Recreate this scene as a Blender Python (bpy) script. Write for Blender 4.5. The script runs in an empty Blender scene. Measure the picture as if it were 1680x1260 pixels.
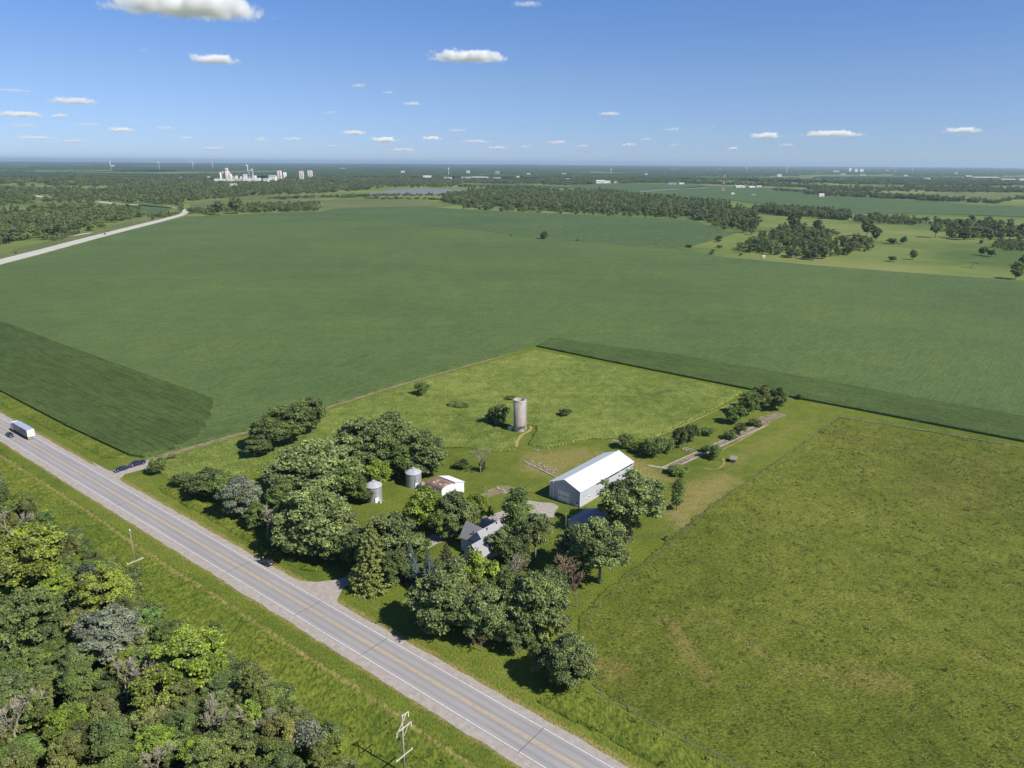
import bpy, math, random
import numpy as np
from mathutils import Vector, Matrix

# ------------------------------------------------------------------ basics
SC = bpy.context.scene
COL = SC.collection
PI = math.pi
RNG = np.random.default_rng(11)
random.seed(5)
F, YH, ROLL, H = 1190.0, 267.5, math.radians(0.375), 105.0
PITCH = math.atan((630 - YH) / F)
CR, SR, CP, SP = math.cos(ROLL), math.sin(ROLL), math.cos(PITCH), math.sin(PITCH)


def P(px, py, z=0.0):
    """ground point (at height z) seen at a place of the survey photograph"""
    u = (px - 840) / F
    v = -(py - 630) / F
    uu = u * CR - v * SR
    vv = u * SR + v * CR
    d = (uu, vv * SP + CP, vv * CP - SP)
    t = (z - H) / d[2]
    return (d[0] * t, d[1] * t)


def proj(x, y, z):
    z = z - H
    a = x
    b = y * SP + z * CP
    c = y * CP - z * SP
    u, v = a / c, b / c
    return (840 + F * (u * CR + v * SR), 630 - F * (-u * SR + v * CR), c)


def PP(lst, z=0.0):
    return np.array([P(a, b, z) for a, b in lst])


# ------------------------------------------------------------------ tagging
def tag(o, label=None, cat=None, group=None, kind=None):
    if label:
        o['label'] = label
    if cat:
        o['category'] = cat
    if group:
        o['group'] = group
    if kind:
        o['kind'] = kind
    return o


def thing(name, label, cat, loc=(0, 0, 0), rz=0.0, group=None):
    o = bpy.data.objects.new(name, None)
    COL.objects.link(o)
    o.location = loc
    o.rotation_euler = (0, 0, rz)
    o.empty_display_size = 0.5
    return tag(o, label, cat, group)


def link(name, me, parent=None):
    o = bpy.data.objects.new(name, me)
    COL.objects.link(o)
    o.parent = parent
    return o


def dup_tree(root):
    r = root.copy()
    COL.objects.link(r)
    for ch in root.children:
        c = ch.copy()
        COL.objects.link(c)
        c.parent = r
        for g in ch.children:
            d = g.copy()
            COL.objects.link(d)
            d.parent = c
    return r


# ------------------------------------------------------------------ mesh builder
class MB:
    def __init__(s):
        s.v = []
        s.f = []
        s.m = []
        s.n = 0

    def add(s, verts, faces, mi=0):
        verts = [tuple(map(float, q)) for q in verts]
        s.v += verts
        s.f += [tuple(i + s.n for i in f) for f in faces]
        s.m += [mi] * len(faces)
        s.n += len(verts)
        return s

    def box(s, c, d, rz=0.0, mi=0, tilt=None):
        x, y, z = d[0] / 2, d[1] / 2, d[2] / 2
        vs = [(-x, -y, -z), (x, -y, -z), (x, y, -z), (-x, y, -z), (-x, -y, z), (x, -y, z), (x, y, z), (-x, y, z)]
        M = Matrix.Rotation(rz, 3, 'Z')
        if tilt is not None:
            M = M @ tilt
        vs = [M @ Vector(q) + Vector(c) for q in vs]
        return s.add(vs, [(0, 3, 2, 1), (4, 5, 6, 7), (0, 1, 5, 4), (1, 2, 6, 5), (2, 3, 7, 6), (3, 0, 4, 7)], mi)

    def tube(s, pts, rad, n=8, mi=0, cap=True):
        pts = [Vector(p) for p in pts]
        rings = []
        for i, p in enumerate(pts):
            a = pts[max(i - 1, 0)]
            b = pts[min(i + 1, len(pts) - 1)]
            t = (b - a).normalized()
            q = t.orthogonal().normalized() if abs(t.z) < 0.99 else Vector((1, 0, 0))
            r = t.cross(q).normalized()
            q = r.cross(t).normalized()
            rr = rad[i] if hasattr(rad, '__len__') else rad
            rings.append([p + (q * math.cos(2 * PI * k / n) + r * math.sin(2 * PI * k / n)) * rr for k in range(n)])
        vs = [v for rg in rings for v in rg]
        fs = []
        for i in range(len(rings) - 1):
            for k in range(n):
                fs.append((i * n + k, i * n + (k + 1) % n, (i + 1) * n + (k + 1) % n, (i + 1) * n + k))
        if cap:
            fs.append(tuple(range(n))[::-1])
            fs.append(tuple((len(rings) - 1) * n + k for k in range(n)))
        return s.add(vs, fs, mi)

    def lathe(s, prof, n=32, mi=0, c=(0, 0, 0), close=False):
        vs = []
        for r, z in prof:
            for k in range(n):
                a = 2 * PI * k / n
                vs.append((c[0] + r * math.cos(a), c[1] + r * math.sin(a), c[2] + z))
        fs = []
        m = len(prof)
        for i in range(m - (0 if close else 1)):
            j = (i + 1) % m
            for k in range(n):
                fs.append((i * n + k, i * n + (k + 1) % n, j * n + (k + 1) % n, j * n + k))
        return s.add(vs, fs, mi)

    def loft(s, loops, mi=0, cap=True):
        n = len(loops[0])
        vs = [v for l in loops for v in l]
        fs = []
        for i in range(len(loops) - 1):
            for k in range(n):
                fs.append((i * n + k, i * n + (k + 1) % n, (i + 1) * n + (k + 1) % n, (i + 1) * n + k))
        if cap:
            fs.append(tuple(range(n))[::-1])
            fs.append(tuple((len(loops) - 1) * n + k for k in range(n)))
        return s.add(vs, fs, mi)

    def prism(s, poly, z0, z1, mi=0):
        return s.loft([[(x, y, z0) for x, y in poly], [(x, y, z1) for x, y in poly]], mi)

    def mesh(s, name, mats, smooth=False):
        me = bpy.data.meshes.new(name)
        me.from_pydata(s.v, [], s.f)
        mats = mats if isinstance(mats, (list, tuple)) else [mats]
        for m in mats:
            me.materials.append(m)
        me.polygons.foreach_set('material_index', s.m)
        if smooth:
            me.polygons.foreach_set('use_smooth', [True] * len(s.f))
        me.update()
        return me

    def build(s, name, mats, parent=None, smooth=False, bevel=0.0):
        o = link(name, s.mesh(name, mats, smooth), parent)
        if bevel:
            b = o.modifiers.new('bevel', 'BEVEL')
            b.width = bevel
            b.segments = 2
            b.limit_method = 'ANGLE'
        return o


def np_mesh(name, verts, faces, mats, smooth=False, mi=None):
    """verts (N,3), faces (M,4) quads"""
    me = bpy.data.meshes.new(name)
    nv, nf, k = len(verts), len(faces), faces.shape[1]
    me.vertices.add(nv)
    me.vertices.foreach_set('co', np.asarray(verts, np.float32).ravel())
    me.loops.add(nf * k)
    me.loops.foreach_set('vertex_index', np.asarray(faces, np.int32).ravel())
    me.polygons.add(nf)
    me.polygons.foreach_set('loop_start', np.arange(nf, dtype=np.int32) * k)
    me.polygons.foreach_set('loop_total', np.full(nf, k, np.int32))
    mats = mats if isinstance(mats, (list, tuple)) else [mats]
    for m in mats:
        me.materials.append(m)
    if mi is not None:
        me.polygons.foreach_set('material_index', np.asarray(mi, np.int32))
    me.polygons.foreach_set('use_smooth', np.full(nf, bool(smooth)))
    me.update(calc_edges=True)
    return me


def attr(me, name, vals, domain='POINT'):
    a = me.attributes.new(name, 'FLOAT', domain)
    a.data.foreach_set('value', np.asarray(vals, np.float32))


# ------------------------------------------------------------------ numpy noise and polygons
def hash2(ix, iy, seed):
    n = (ix.astype(np.int64) * 374761393 + iy.astype(np.int64) * 668265263 + seed * 1442695041) & 0xFFFFFFFF
    n = ((n ^ (n >> 13)) * 1274126177) & 0xFFFFFFFF
    n = n ^ (n >> 16)
    return (n & 0xFFFFFF) / float(0xFFFFFF)


def vnoise(x, y, seed=0):
    ix, iy = np.floor(x), np.floor(y)
    fx, fy = x - ix, y - iy
    fx = fx * fx * (3 - 2 * fx)
    fy = fy * fy * (3 - 2 * fy)
    a = hash2(ix, iy, seed)
    b = hash2(ix + 1, iy, seed)
    c = hash2(ix, iy + 1, seed)
    d = hash2(ix + 1, iy + 1, seed)
    return (a * (1 - fx) + b * fx) * (1 - fy) + (c * (1 - fx) + d * fx) * fy


def fbm(x, y, seed=0, oct=4):
    t, a, s = 0, 0.5, 0
    for i in range(oct):
        t = t + a * vnoise(x * 2 ** i, y * 2 ** i, seed + i * 17)
        s += a
        a *= 0.5
    return t / s


def pip(x, y, poly):
    inside = np.zeros(x.shape, bool)
    n = len(poly)
    for i in range(n):
        x1, y1 = poly[i]
        x2, y2 = poly[(i + 1) % n]
        if y1 == y2:
            continue
        c = ((y1 > y) != (y2 > y)) & (x < (x2 - x1) * (y - y1) / (y2 - y1) + x1)
        inside ^= c
    return inside


def seg_dist(x, y, pts, closed=False):
    d = np.full(x.shape, 1e9)
    n = len(pts)
    for i in range(n if closed else n - 1):
        ax, ay = pts[i]
        bx, by = pts[(i + 1) % n]
        ex, ey = bx - ax, by - ay
        L = ex * ex + ey * ey + 1e-9
        t = np.clip(((x - ax) * ex + (y - ay) * ey) / L, 0, 1)
        d = np.minimum(d, np.hypot(x - ax - t * ex, y - ay - t * ey))
    return d


def sdist(x, y, poly):
    d = seg_dist(x, y, poly, True)
    return np.where(pip(x, y, poly), -d, d)


def sstep(a, b, x):
    t = np.clip((x - a) / (b - a), 0, 1)
    return t * t * (3 - 2 * t)


# ------------------------------------------------------------------ materials
class NT:
    def __init__(s, name):
        s.m = bpy.data.materials.new(name)
        s.m.use_nodes = True
        s.t = s.m.node_tree
        s.t.nodes.clear()

    def n(s, typ, _props=None, **ins):
        nd = s.t.nodes.new(typ)
        for k, v in (_props or {}).items():
            setattr(nd, k, v)
        for k, v in ins.items():
            key = int(k[1:]) if k[0] == 'i' and k[1:].isdigit() else k.replace('_', ' ')
            s.set(nd, key, v)
        return nd

    def set(s, nd, key, v):
        sk = nd.inputs[key]
        if isinstance(v, bpy.types.NodeSocket):
            s.t.links.new(v, sk)
        elif isinstance(v, bpy.types.Node):
            s.t.links.new(v.outputs[0], sk)
        else:
            if isinstance(v, (tuple, list)) and len(v) == 3 and sk.type == 'RGBA':
                v = (*v, 1)
            sk.default_value = v

    def math(s, op, a, b=0.0, clamp=False):
        return s.n('ShaderNodeMath', {'operation': op, 'use_clamp': clamp}, i0=a, i1=b).outputs[0]

    def mix(s, f, a, b, blend='MIX'):
        nd = s.n('ShaderNodeMix', {'data_type': 'RGBA', 'blend_type': blend, 'clamp_factor': True})
        s.set(nd, 0, f)
        s.set(nd, 6, a)
        s.set(nd, 7, b)
        return nd.outputs[2]

    def noise(s, scale, detail=3.0, rough=0.55, vec=None, stretch=None):
        if vec is None:
            vec = s.n('ShaderNodeNewGeometry').outputs['Position']
        if stretch:
            mp = s.n('ShaderNodeMapping', Vector=vec)
            mp.inputs['Rotation'].default_value = (0, 0, stretch[1])
            mp.inputs['Scale'].default_value = stretch[0]
            vec = mp.outputs[0]
        nd = s.n('ShaderNodeTexNoise', Vector=vec, Scale=scale, Detail=detail, Roughness=rough)
        return nd.outputs[0]

    def ramp(s, f, stops, interp='LINEAR'):
        nd = s.n('ShaderNodeValToRGB', Fac=f)
        cr = nd.color_ramp
        cr.interpolation = interp
        while len(cr.elements) > 1:
            cr.elements.remove(cr.elements[-1])
        cr.elements[0].position = stops[0][0]
        cr.elements[0].color = (*stops[0][1], 1)
        for p, c in stops[1:]:
            e = cr.elements.new(p)
            e.color = (*c, 1)
        return nd.outputs[0]

    def fac(s, f, lo, hi):
        nd = s.n('ShaderNodeMapRange', {'interpolation_type': 'SMOOTHSTEP'}, Value=f)
        nd.inputs[1].default_value = lo
        nd.inputs[2].default_value = hi
        return nd.outputs[0]

    def attr(s, name):
        return s.n('ShaderNodeAttribute', {'attribute_name': name}).outputs['Fac']

    def bump(s, h, dist=0.1, strength=1.0):
        return s.n('ShaderNodeBump', Height=h, Distance=dist, Strength=strength).outputs[0]

    def done(s, color, rough=0.8, spec=0.3, metal=0.0, normal=None, transl=None):
        b = s.n('ShaderNodeBsdfPrincipled', Base_Color=color, Roughness=rough, Metallic=metal)
        b.inputs['Specular IOR Level'].default_value = spec
        if normal is not None:
            s.set(b, 'Normal', normal)
        sh = b.outputs[0]
        if transl is not None:
            t = s.n('ShaderNodeBsdfTranslucent', Color=transl[1])
            mx = s.n('ShaderNodeMixShader', Fac=transl[0])
            s.t.links.new(sh, mx.inputs[1])
            s.t.links.new(t.outputs[0], mx.inputs[2])
            sh = mx.outputs[0]
        o = s.n('ShaderNodeOutputMaterial')
        s.t.links.new(sh, o.inputs['Surface'])
        return s.m


def plain(name, col, rough=0.6, spec=0.3, metal=0.0, var=0.15, scale=1.5):
    t = NT(name)
    c = tuple(max(0, q * (1 - var)) for q in col)
    c2 = tuple(min(1, q * (1 + var)) for q in col)
    vec = t.n('ShaderNodeTexCoord').outputs['Object']
    return t.done(t.ramp(t.noise(scale, 4, 0.6, vec), [(0.3, c), (0.7, c2)]), rough, spec, metal)


def ribbed(name, col, pitch, axis, rough=0.4, metal=0.0, var=0.08, depth=0.02, stain=None):
    t = NT(name)
    vec = t.n('ShaderNodeTexCoord').outputs['Object']
    sep = t.n('ShaderNodeSeparateXYZ', Vector=vec)
    w = t.math('SINE', t.math('MULTIPLY', sep.outputs[axis], 2 * PI / pitch))
    w = t.fac(w, 0.2, 0.9)
    base = t.ramp(t.noise(0.5, 4, 0.6, vec), [(0.3, tuple(q * (1 - var) for q in col)), (0.7, tuple(min(1, q * (1 + var)) for q in col))])
    base = t.mix(t.math('MULTIPLY', w, 0.18), base, tuple(q * 0.6 for q in col))
    if stain:
        base = t.mix(t.fac(t.noise(stain[1], 5, 0.65, vec), stain[2], stain[3]), base, stain[0])
    return t.done(base, rough, 0.4, metal, t.bump(w, depth))


def grass_mat(name, dark, mid, light, dry, dryattr=True, fine=2.2, stretch=None, bump=0.25, big=0.02):
    t = NT(name)
    a = t.noise(big, 4, 0.6)
    b = t.noise(0.16, 4, 0.62)
    f = t.noise(fine, 4, 0.65, None, stretch)
    c = t.ramp(t.math('ADD', t.math('MULTIPLY', a, 0.55), t.math('MULTIPLY', b, 0.45)), [(0.36, dark), (0.5, mid), (0.63, light)])
    c = t.mix(t.fac(t.noise(0.07, 5, 0.6), 0.60, 0.78), c, tuple(0.5 * (p + q) for p, q in zip(dry, mid)))
    if dryattr:
        k = t.math('ADD', t.attr('dry'), t.math('MULTIPLY', t.math('SUBTRACT', t.noise(0.35, 5, 0.65), 0.5), 0.9))
        c = t.mix(t.math('MULTIPLY', t.fac(k, 0.25, 0.9), 0.9), c, dry)
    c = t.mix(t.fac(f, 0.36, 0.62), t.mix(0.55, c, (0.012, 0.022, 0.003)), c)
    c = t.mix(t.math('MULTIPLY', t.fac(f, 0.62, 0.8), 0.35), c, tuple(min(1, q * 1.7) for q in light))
    return t, c, f


M = {}


def setup_mats():
    # mown ground / base sheet
    t, c, f = grass_mat('ground_grass', (0.088, 0.128, 0.018), (0.142, 0.178, 0.025), (0.190, 0.215, 0.034), (0.31, 0.245, 0.088), fine=2.8, stretch=((1, 0.45, 1), 0.7), big=0.012)
    sep = t.n('ShaderNodeMapping', Vector=t.n('ShaderNodeNewGeometry').outputs['Position'])
    sep.inputs['Rotation'].default_value = (0, 0, -math.radians(50))
    sx = t.n('ShaderNodeSeparateXYZ', Vector=sep.outputs[0])
    stripe = t.math('SINE', t.math('ADD', t.math('MULTIPLY', sx.outputs[1], 2.6), t.math('MULTIPLY', t.noise(0.06, 2), 9.0)))
    c = t.mix(t.math('MULTIPLY', t.math('MULTIPLY', t.fac(stripe, -0.2, 0.9), t.attr('mown')), 0.10), c, (0.17, 0.17, 0.045))
    dk = t.math('ADD', t.attr('dirt'), t.math('MULTIPLY', t.math('SUBTRACT', t.noise(0.8, 5, 0.7), 0.5), 0.8))
    c = t.mix(t.fac(dk, 0.35, 0.8), c, t.ramp(t.noise(2.0, 5, 0.7), [(0.3, (0.20, 0.15, 0.10)), (0.7, (0.34, 0.27, 0.19))]))
    # distance patchwork of meadows
    c = t.mix(t.attr('lush'), c, t.ramp(t.noise(0.004, 4, 0.6), [(0.35, (0.075, 0.115, 0.030)), (0.5, (0.135, 0.175, 0.045)), (0.68, (0.20, 0.21, 0.07))]))
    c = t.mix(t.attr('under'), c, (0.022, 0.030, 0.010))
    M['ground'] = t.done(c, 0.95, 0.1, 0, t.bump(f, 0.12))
    # tall grass
    t, c, f = grass_mat('meadow_grass', (0.130, 0.180, 0.034), (0.200, 0.255, 0.050), (0.280, 0.325, 0.072), (0.38, 0.34, 0.12), fine=1.9, stretch=((1, 0.6, 1), 0.6), bump=0.3, big=0.02)
    M['meadow'] = t.done(c, 0.9, 0.1, 0, t.bump(f, 0.3), (0.12, c))
    t, c, f = grass_mat('pasture_grass', (0.110, 0.141, 0.019), (0.166, 0.197, 0.028), (0.232, 0.249, 0.045), (0.327, 0.250, 0.084), fine=2.6, stretch=((0.55, 1.0, 1), -0.5), bump=0.35, big=0.015)
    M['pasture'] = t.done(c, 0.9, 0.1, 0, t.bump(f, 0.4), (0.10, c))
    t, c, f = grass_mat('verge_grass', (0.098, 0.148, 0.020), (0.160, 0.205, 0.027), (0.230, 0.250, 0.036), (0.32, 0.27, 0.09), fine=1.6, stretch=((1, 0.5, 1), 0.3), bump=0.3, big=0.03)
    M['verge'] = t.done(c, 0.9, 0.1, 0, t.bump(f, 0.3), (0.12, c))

    # crops
    def crop(name, c0, c1, c2, ang, pitch, rowamt, fine=1.4, streak=0.3):
        t = NT(name)
        pos = t.n('ShaderNodeNewGeometry').outputs['Position']
        mp = t.n('ShaderNodeMapping', Vector=pos)
        mp.inputs['Rotation'].default_value = (0, 0, -ang)
        sp = t.n('ShaderNodeSeparateXYZ', Vector=mp.outputs[0])
        wob = t.math('MULTIPLY', t.noise(0.6, 3), 1.1)
        row = t.math('SINE', t.math('ADD', t.math('MULTIPLY', sp.outputs[1], 2 * PI / pitch), wob))
        big = t.math('ADD', t.math('MULTIPLY', t.noise(0.006, 4, 0.6), 0.6), t.math('MULTIPLY', t.noise(0.05, 4, 0.65), 0.4))
        c = t.ramp(big, [(0.36, c0), (0.5, c1), (0.64, c2)])
        c = t.mix(t.math('MULTIPLY', t.fac(t.noise(0.02, 5, 0.6, None, ((0.25, 1.6, 1), -ang)), 0.5, 0.7), 0.22), c, tuple(q * 1.25 for q in c2))
        fn = t.noise(fine, 5, 0.72)
        f2 = t.noise(0.42, 4, 0.7)
        c = t.mix(t.math('MULTIPLY', t.fac(f2, 0.52, 0.32), 0.45), c, tuple(q * 0.45 for q in c0))
        c = t.mix(t.math('MULTIPLY', t.fac(f2, 0.55, 0.72), 0.30), c, tuple(q * 1.4 for q in c2))
        st = t.noise(1.0, 3, 0.6, mp.outputs[0], ((0.05, 1.25, 1), 0))
        c = t.mix(t.math('MULTIPLY', t.fac(st, 0.56, 0.36), streak), c, tuple(q * 0.34 for q in c0))
        c = t.mix(t.math('MULTIPLY', t.fac(row, -0.9, 0.3), rowamt), c, tuple(q * 0.42 for q in c0)) if rowamt < 0 else t.mix(t.math('MULTIPLY', t.fac(row, 0.0, 0.95), rowamt), c, tuple(q * 0.38 for q in c0))  # dark row gaps: soil, with the shade between plants put into the colour
        c = t.mix(t.math('MULTIPLY', t.fac(fn, 0.62, 0.34), 0.6), c, tuple(q * 0.40 for q in c0))
        c = t.mix(t.math('MULTIPLY', t.fac(fn, 0.58, 0.78), 0.30), c, tuple(q * 1.55 for q in c2))
        h = t.math('ADD', t.math('MULTIPLY', row, -0.25), fn) if rowamt > 0.2 else fn
        return t.done(c, 0.75, 0.22, 0, t.bump(h, 0.3, 0.7), (0.08, c))
    A1, A2, RANG_ = math.radians(140), math.radians(50), math.radians(-37.6)
    M['soy'] = crop('soybean_rows', (0.094, 0.149, 0.037), (0.121, 0.184, 0.045), (0.156, 0.214, 0.050), A2, 0.76, 0.16, 1.4, 0.38)
    M['corn'] = crop('corn_rows', (0.080, 0.131, 0.035), (0.107, 0.162, 0.042), (0.139, 0.193, 0.048), RANG_, 0.76, 0.0, 1.9, 0.58)
    M['head'] = crop('headland_rows', (0.075, 0.123, 0.035), (0.097, 0.151, 0.041), (0.122, 0.174, 0.047), A1, 0.76, 0.0, 1.6, 0.36)
    M['farcrop'] = crop('far_crop', (0.080, 0.134, 0.037), (0.099, 0.159, 0.044), (0.130, 0.184, 0.050), A2, 6.0, 0.08, 0.2)
    M['yellowfield'] = crop('hay_field', (0.13, 0.165, 0.045), (0.17, 0.195, 0.055), (0.24, 0.23, 0.075), A2, 6.0, 0.05, 0.2)

    # road
    t = NT('road_asphalt')
    vec = t.n('ShaderNodeTexCoord').outputs['Object']
    sp = t.n('ShaderNodeSeparateXYZ', Vector=vec)
    ay = t.math('ABSOLUTE', sp.outputs[1])
    tr = t.math('ABSOLUTE', t.math('SUBTRACT', t.math('ABSOLUTE', t.math('SUBTRACT', ay, 1.75)), 0.9))
    c = t.ramp(t.noise(0.35, 5, 0.7, vec, ((0.12, 1, 1), 0)), [(0.3, (0.285, 0.268, 0.258)), (0.7, (0.36, 0.338, 0.322))])
    c = t.mix(t.math('MULTIPLY', t.fac(tr, 0.55, 0.1), 0.34), c, (0.19, 0.182, 0.182))
    c = t.mix(t.math('MULTIPLY', t.fac(t.noise(0.9, 5, 0.7, vec), 0.55, 0.75), 0.25), c, (0.42, 0.40, 0.385))
    c = t.mix(t.math('MULTIPLY', t.noise(9, 3, 0.6, vec), 0.22), c, (0.12, 0.12, 0.12))
    M['road'] = t.done(c, 0.85, 0.25, 0, t.bump(t.noise(14, 2, 0.6, vec), 0.01))
    t = NT('shoulder_gravel')
    c = t.ramp(t.noise(0.7, 6, 0.75), [(0.3, (0.27, 0.235, 0.20)), (0.55, (0.37, 0.33, 0.29)), (0.75, (0.46, 0.42, 0.37))])
    c = t.mix(t.math('MULTIPLY', t.fac(t.noise(6, 4, 0.7), 0.45, 0.75), 0.4), c, (0.18, 0.155, 0.13))
    M['gravel'] = t.done(c, 0.95, 0.1, 0, t.bump(t.noise(5, 4, 0.7), 0.05))

    def paint(name, col, wear):
        t = NT(name)
        vec = t.n('ShaderNodeTexCoord').outputs['Object']
        c = t.mix(t.fac(t.noise(1.3, 6, 0.75, vec), wear - 0.12, wear + 0.12), (0.30, 0.29, 0.295), col)
        return t.done(c, 0.75, 0.2)
    M['white_paint'] = paint('white_paint', (0.66, 0.65, 0.63), 0.42)
    M['yellow_paint'] = paint('yellow_paint', (0.52, 0.36, 0.13), 0.47)
    M['joint'] = plain('tar_joint', (0.13, 0.125, 0.12), 0.7)
    t = NT('dirt')
    c = t.ramp(t.noise(0.5, 6, 0.72), [(0.3, (0.13, 0.105, 0.065)), (0.5, (0.22, 0.175, 0.125)), (0.72, (0.30, 0.25, 0.19))])
    c = t.mix(t.fac(t.noise(0.35, 5, 0.7), 0.5, 0.62), c, (0.10, 0.125, 0.03))
    M['dirt'] = t.done(c, 0.95, 0.1, 0, t.bump(t.noise(3, 4, 0.7), 0.06))
    t = NT('dry_path')
    c = t.ramp(t.noise(0.8, 6, 0.72), [(0.3, (0.17, 0.15, 0.05)), (0.5, (0.30, 0.245, 0.11)), (0.72, (0.38, 0.31, 0.17))])
    M['path'] = t.done(c, 0.95, 0.1)
    M['concrete'] = plain('old_concrete', (0.34, 0.30, 0.255), 0.9, 0.2, 0, 0.28, 0.9)
    M['rubble'] = plain('rubble', (0.30, 0.25, 0.205), 0.95, 0.1, 0, 0.4, 2.0)
    M['highway'] = plain('pale_concrete', (0.46, 0.44, 0.38), 0.9, 0.2, 0, 0.1, 0.05)
    M['sand'] = plain('sand', (0.50, 0.45, 0.36), 0.95, 0.1, 0, 0.2, 0.01)
    t = NT('lake_water')
    M['water'] = t.done((0.17, 0.18, 0.175), 0.55, 0.3, 0, t.bump(t.noise(0.3, 3), 0.15, 0.3))

    # buildings
    M['barn_wall'] = ribbed('grey_steel_siding', (0.46, 0.465, 0.50), 0.46, 0, 0.5)
    M['barn_gable'] = ribbed('grey_steel_gable', (0.46, 0.465, 0.50), 0.46, 1, 0.5)
    M['barn_roof'] = ribbed('white_steel_roof', (0.60, 0.615, 0.63), 0.46, 0, 0.5, 0, 0.03, 0.02)
    M['white'] = plain('white_trim', (0.76, 0.76, 0.75), 0.5, 0.4, 0, 0.05)
    M['shed_white'] = ribbed('white_board_siding', (0.74, 0.75, 0.74), 0.3, 2, 0.6, 0, 0.08, 0.02)
    M['rust'] = ribbed('rusty_tin', (0.25, 0.145, 0.105), 0.4, 1, 0.7, 0.1, 0.35, 0.03, ((0.46, 0.40, 0.37), 0.5, 0.56, 0.66))
    M['bin'] = ribbed('galvanised_corrugation', (0.42, 0.435, 0.46), 0.36, 2, 0.42, 0.45, 0.10, 0.03)
    M['bin_roof'] = plain('galvanised_roof', (0.54, 0.55, 0.56), 0.45, 0.4, 0.4, 0.12, 1.2)
    M['dark'] = plain('dark_gap', (0.02, 0.02, 0.024), 0.6, 0.2)
    M['glass'] = plain('window_glass', (0.025, 0.03, 0.04), 0.08, 0.6, 0, 0.1)
    t = NT('silo_staves')
    vec = t.n('ShaderNodeTexCoord').outputs['Object']
    sp = t.n('ShaderNodeSeparateXYZ', Vector=vec)
    ring = t.fac(t.math('SINE', t.math('MULTIPLY', sp.outputs[2], 2 * PI / 0.75)), 0.82, 0.97)
    c = t.ramp(t.noise(0.5, 5, 0.7, vec), [(0.3, (0.29, 0.26, 0.23)), (0.7, (0.43, 0.395, 0.35))])
    c = t.mix(t.math('MULTIPLY', t.fac(t.noise(0.8, 4, 0.6, vec, ((1, 1, 0.15), 0)), 0.5, 0.72), 0.5), c, (0.24, 0.20, 0.185))
    c = t.mix(t.math('MULTIPLY', ring, 0.4), c, (0.20, 0.15, 0.13))
    M['silo'] = t.done(c, 0.9, 0.2, 0, t.bump(ring, 0.03))
    t = NT('shingles')
    vec = t.n('ShaderNodeTexCoord').outputs['Object']
    br = t.n('ShaderNodeTexBrick', Vector=vec, Color1=(0.27, 0.265, 0.275), Color2=(0.35, 0.34, 0.35), Mortar=(0.14, 0.135, 0.14), Scale=1.6)
    c = t.mix(0.5, br.outputs[0], t.ramp(t.noise(1.2, 5, 0.7, vec), [(0.3, (0.26, 0.255, 0.265)), (0.7, (0.39, 0.38, 0.39))]))
    M['shingle'] = t.done(c, 0.9, 0.2)
    M['siding'] = ribbed('pale_blue_siding', (0.50, 0.535, 0.57), 0.22, 2, 0.6, 0, 0.05, 0.02)
    M['old_wood'] = plain('weathered_wood', (0.24, 0.215, 0.19), 0.9, 0.2, 0, 0.3, 3)
    M['pole_wood'] = plain('pole_wood', (0.27, 0.20, 0.14), 0.9, 0.2, 0, 0.25, 2)
    M['pole_grey'] = plain('grey_pole_wood', (0.34, 0.32, 0.28), 0.9, 0.2, 0, 0.2, 2)
    M['arm'] = plain('crossarm', (0.50, 0.47, 0.38), 0.8, 0.2, 0, 0.1)
    M['porcelain'] = plain('insulator', (0.75, 0.75, 0.74), 0.3, 0.5)
    M['steel'] = plain('galv_wire', (0.4, 0.4, 0.4), 0.5, 0.4, 0.6)
    # vehicles
    M['black_paint'] = plain('black_car_paint', (0.012, 0.012, 0.014), 0.18, 0.6, 0, 0.05)
    M['navy_paint'] = plain('navy_car_paint', (0.014, 0.024, 0.07), 0.2, 0.6, 0, 0.05)
    M['slate_paint'] = plain('dark_slate_car_paint', (0.02, 0.035, 0.055), 0.2, 0.6, 0, 0.05)
    M['tyre'] = plain('tyre_rubber', (0.015, 0.015, 0.015), 0.9, 0.1)
    M['rim'] = plain('alloy_rim', (0.45, 0.45, 0.47), 0.35, 0.5, 0.7)
    M['lens'] = plain('clear_lens', (0.75, 0.75, 0.76), 0.15, 0.6)
    M['red_lens'] = plain('red_lens', (0.35, 0.015, 0.015), 0.2, 0.6)
    M['shaded_trailer_side'] = ribbed('shaded_trailer_side', (0.20, 0.205, 0.21), 1.2, 0, 0.35, 0.3, 0.06, 0.02)  # side away from the sun: its shade is put into the dark colour
    M['trailer_roof'] = plain('trailer_roof', (0.42, 0.47, 0.55), 0.4, 0.4, 0.2)
    M['trailer_back'] = plain('trailer_door', (0.74, 0.70, 0.58), 0.5, 0.4)
    # far town
    M['far_white'] = plain('pale_wall', (0.72, 0.70, 0.67), 0.8, 0.2, 0, 0.06, 0.02)
    M['far_tan'] = plain('tan_concrete', (0.52, 0.46, 0.40), 0.85, 0.2, 0, 0.1, 0.02)
    M['far_grey'] = plain('grey_wall', (0.36, 0.36, 0.38), 0.8, 0.2, 0, 0.1, 0.02)
    M['far_red'] = plain('red_wall', (0.36, 0.10, 0.09), 0.8, 0.2, 0, 0.1, 0.02)
    M['mast_red'] = plain('mast_red', (0.42, 0.09, 0.06), 0.6, 0.3)

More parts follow.
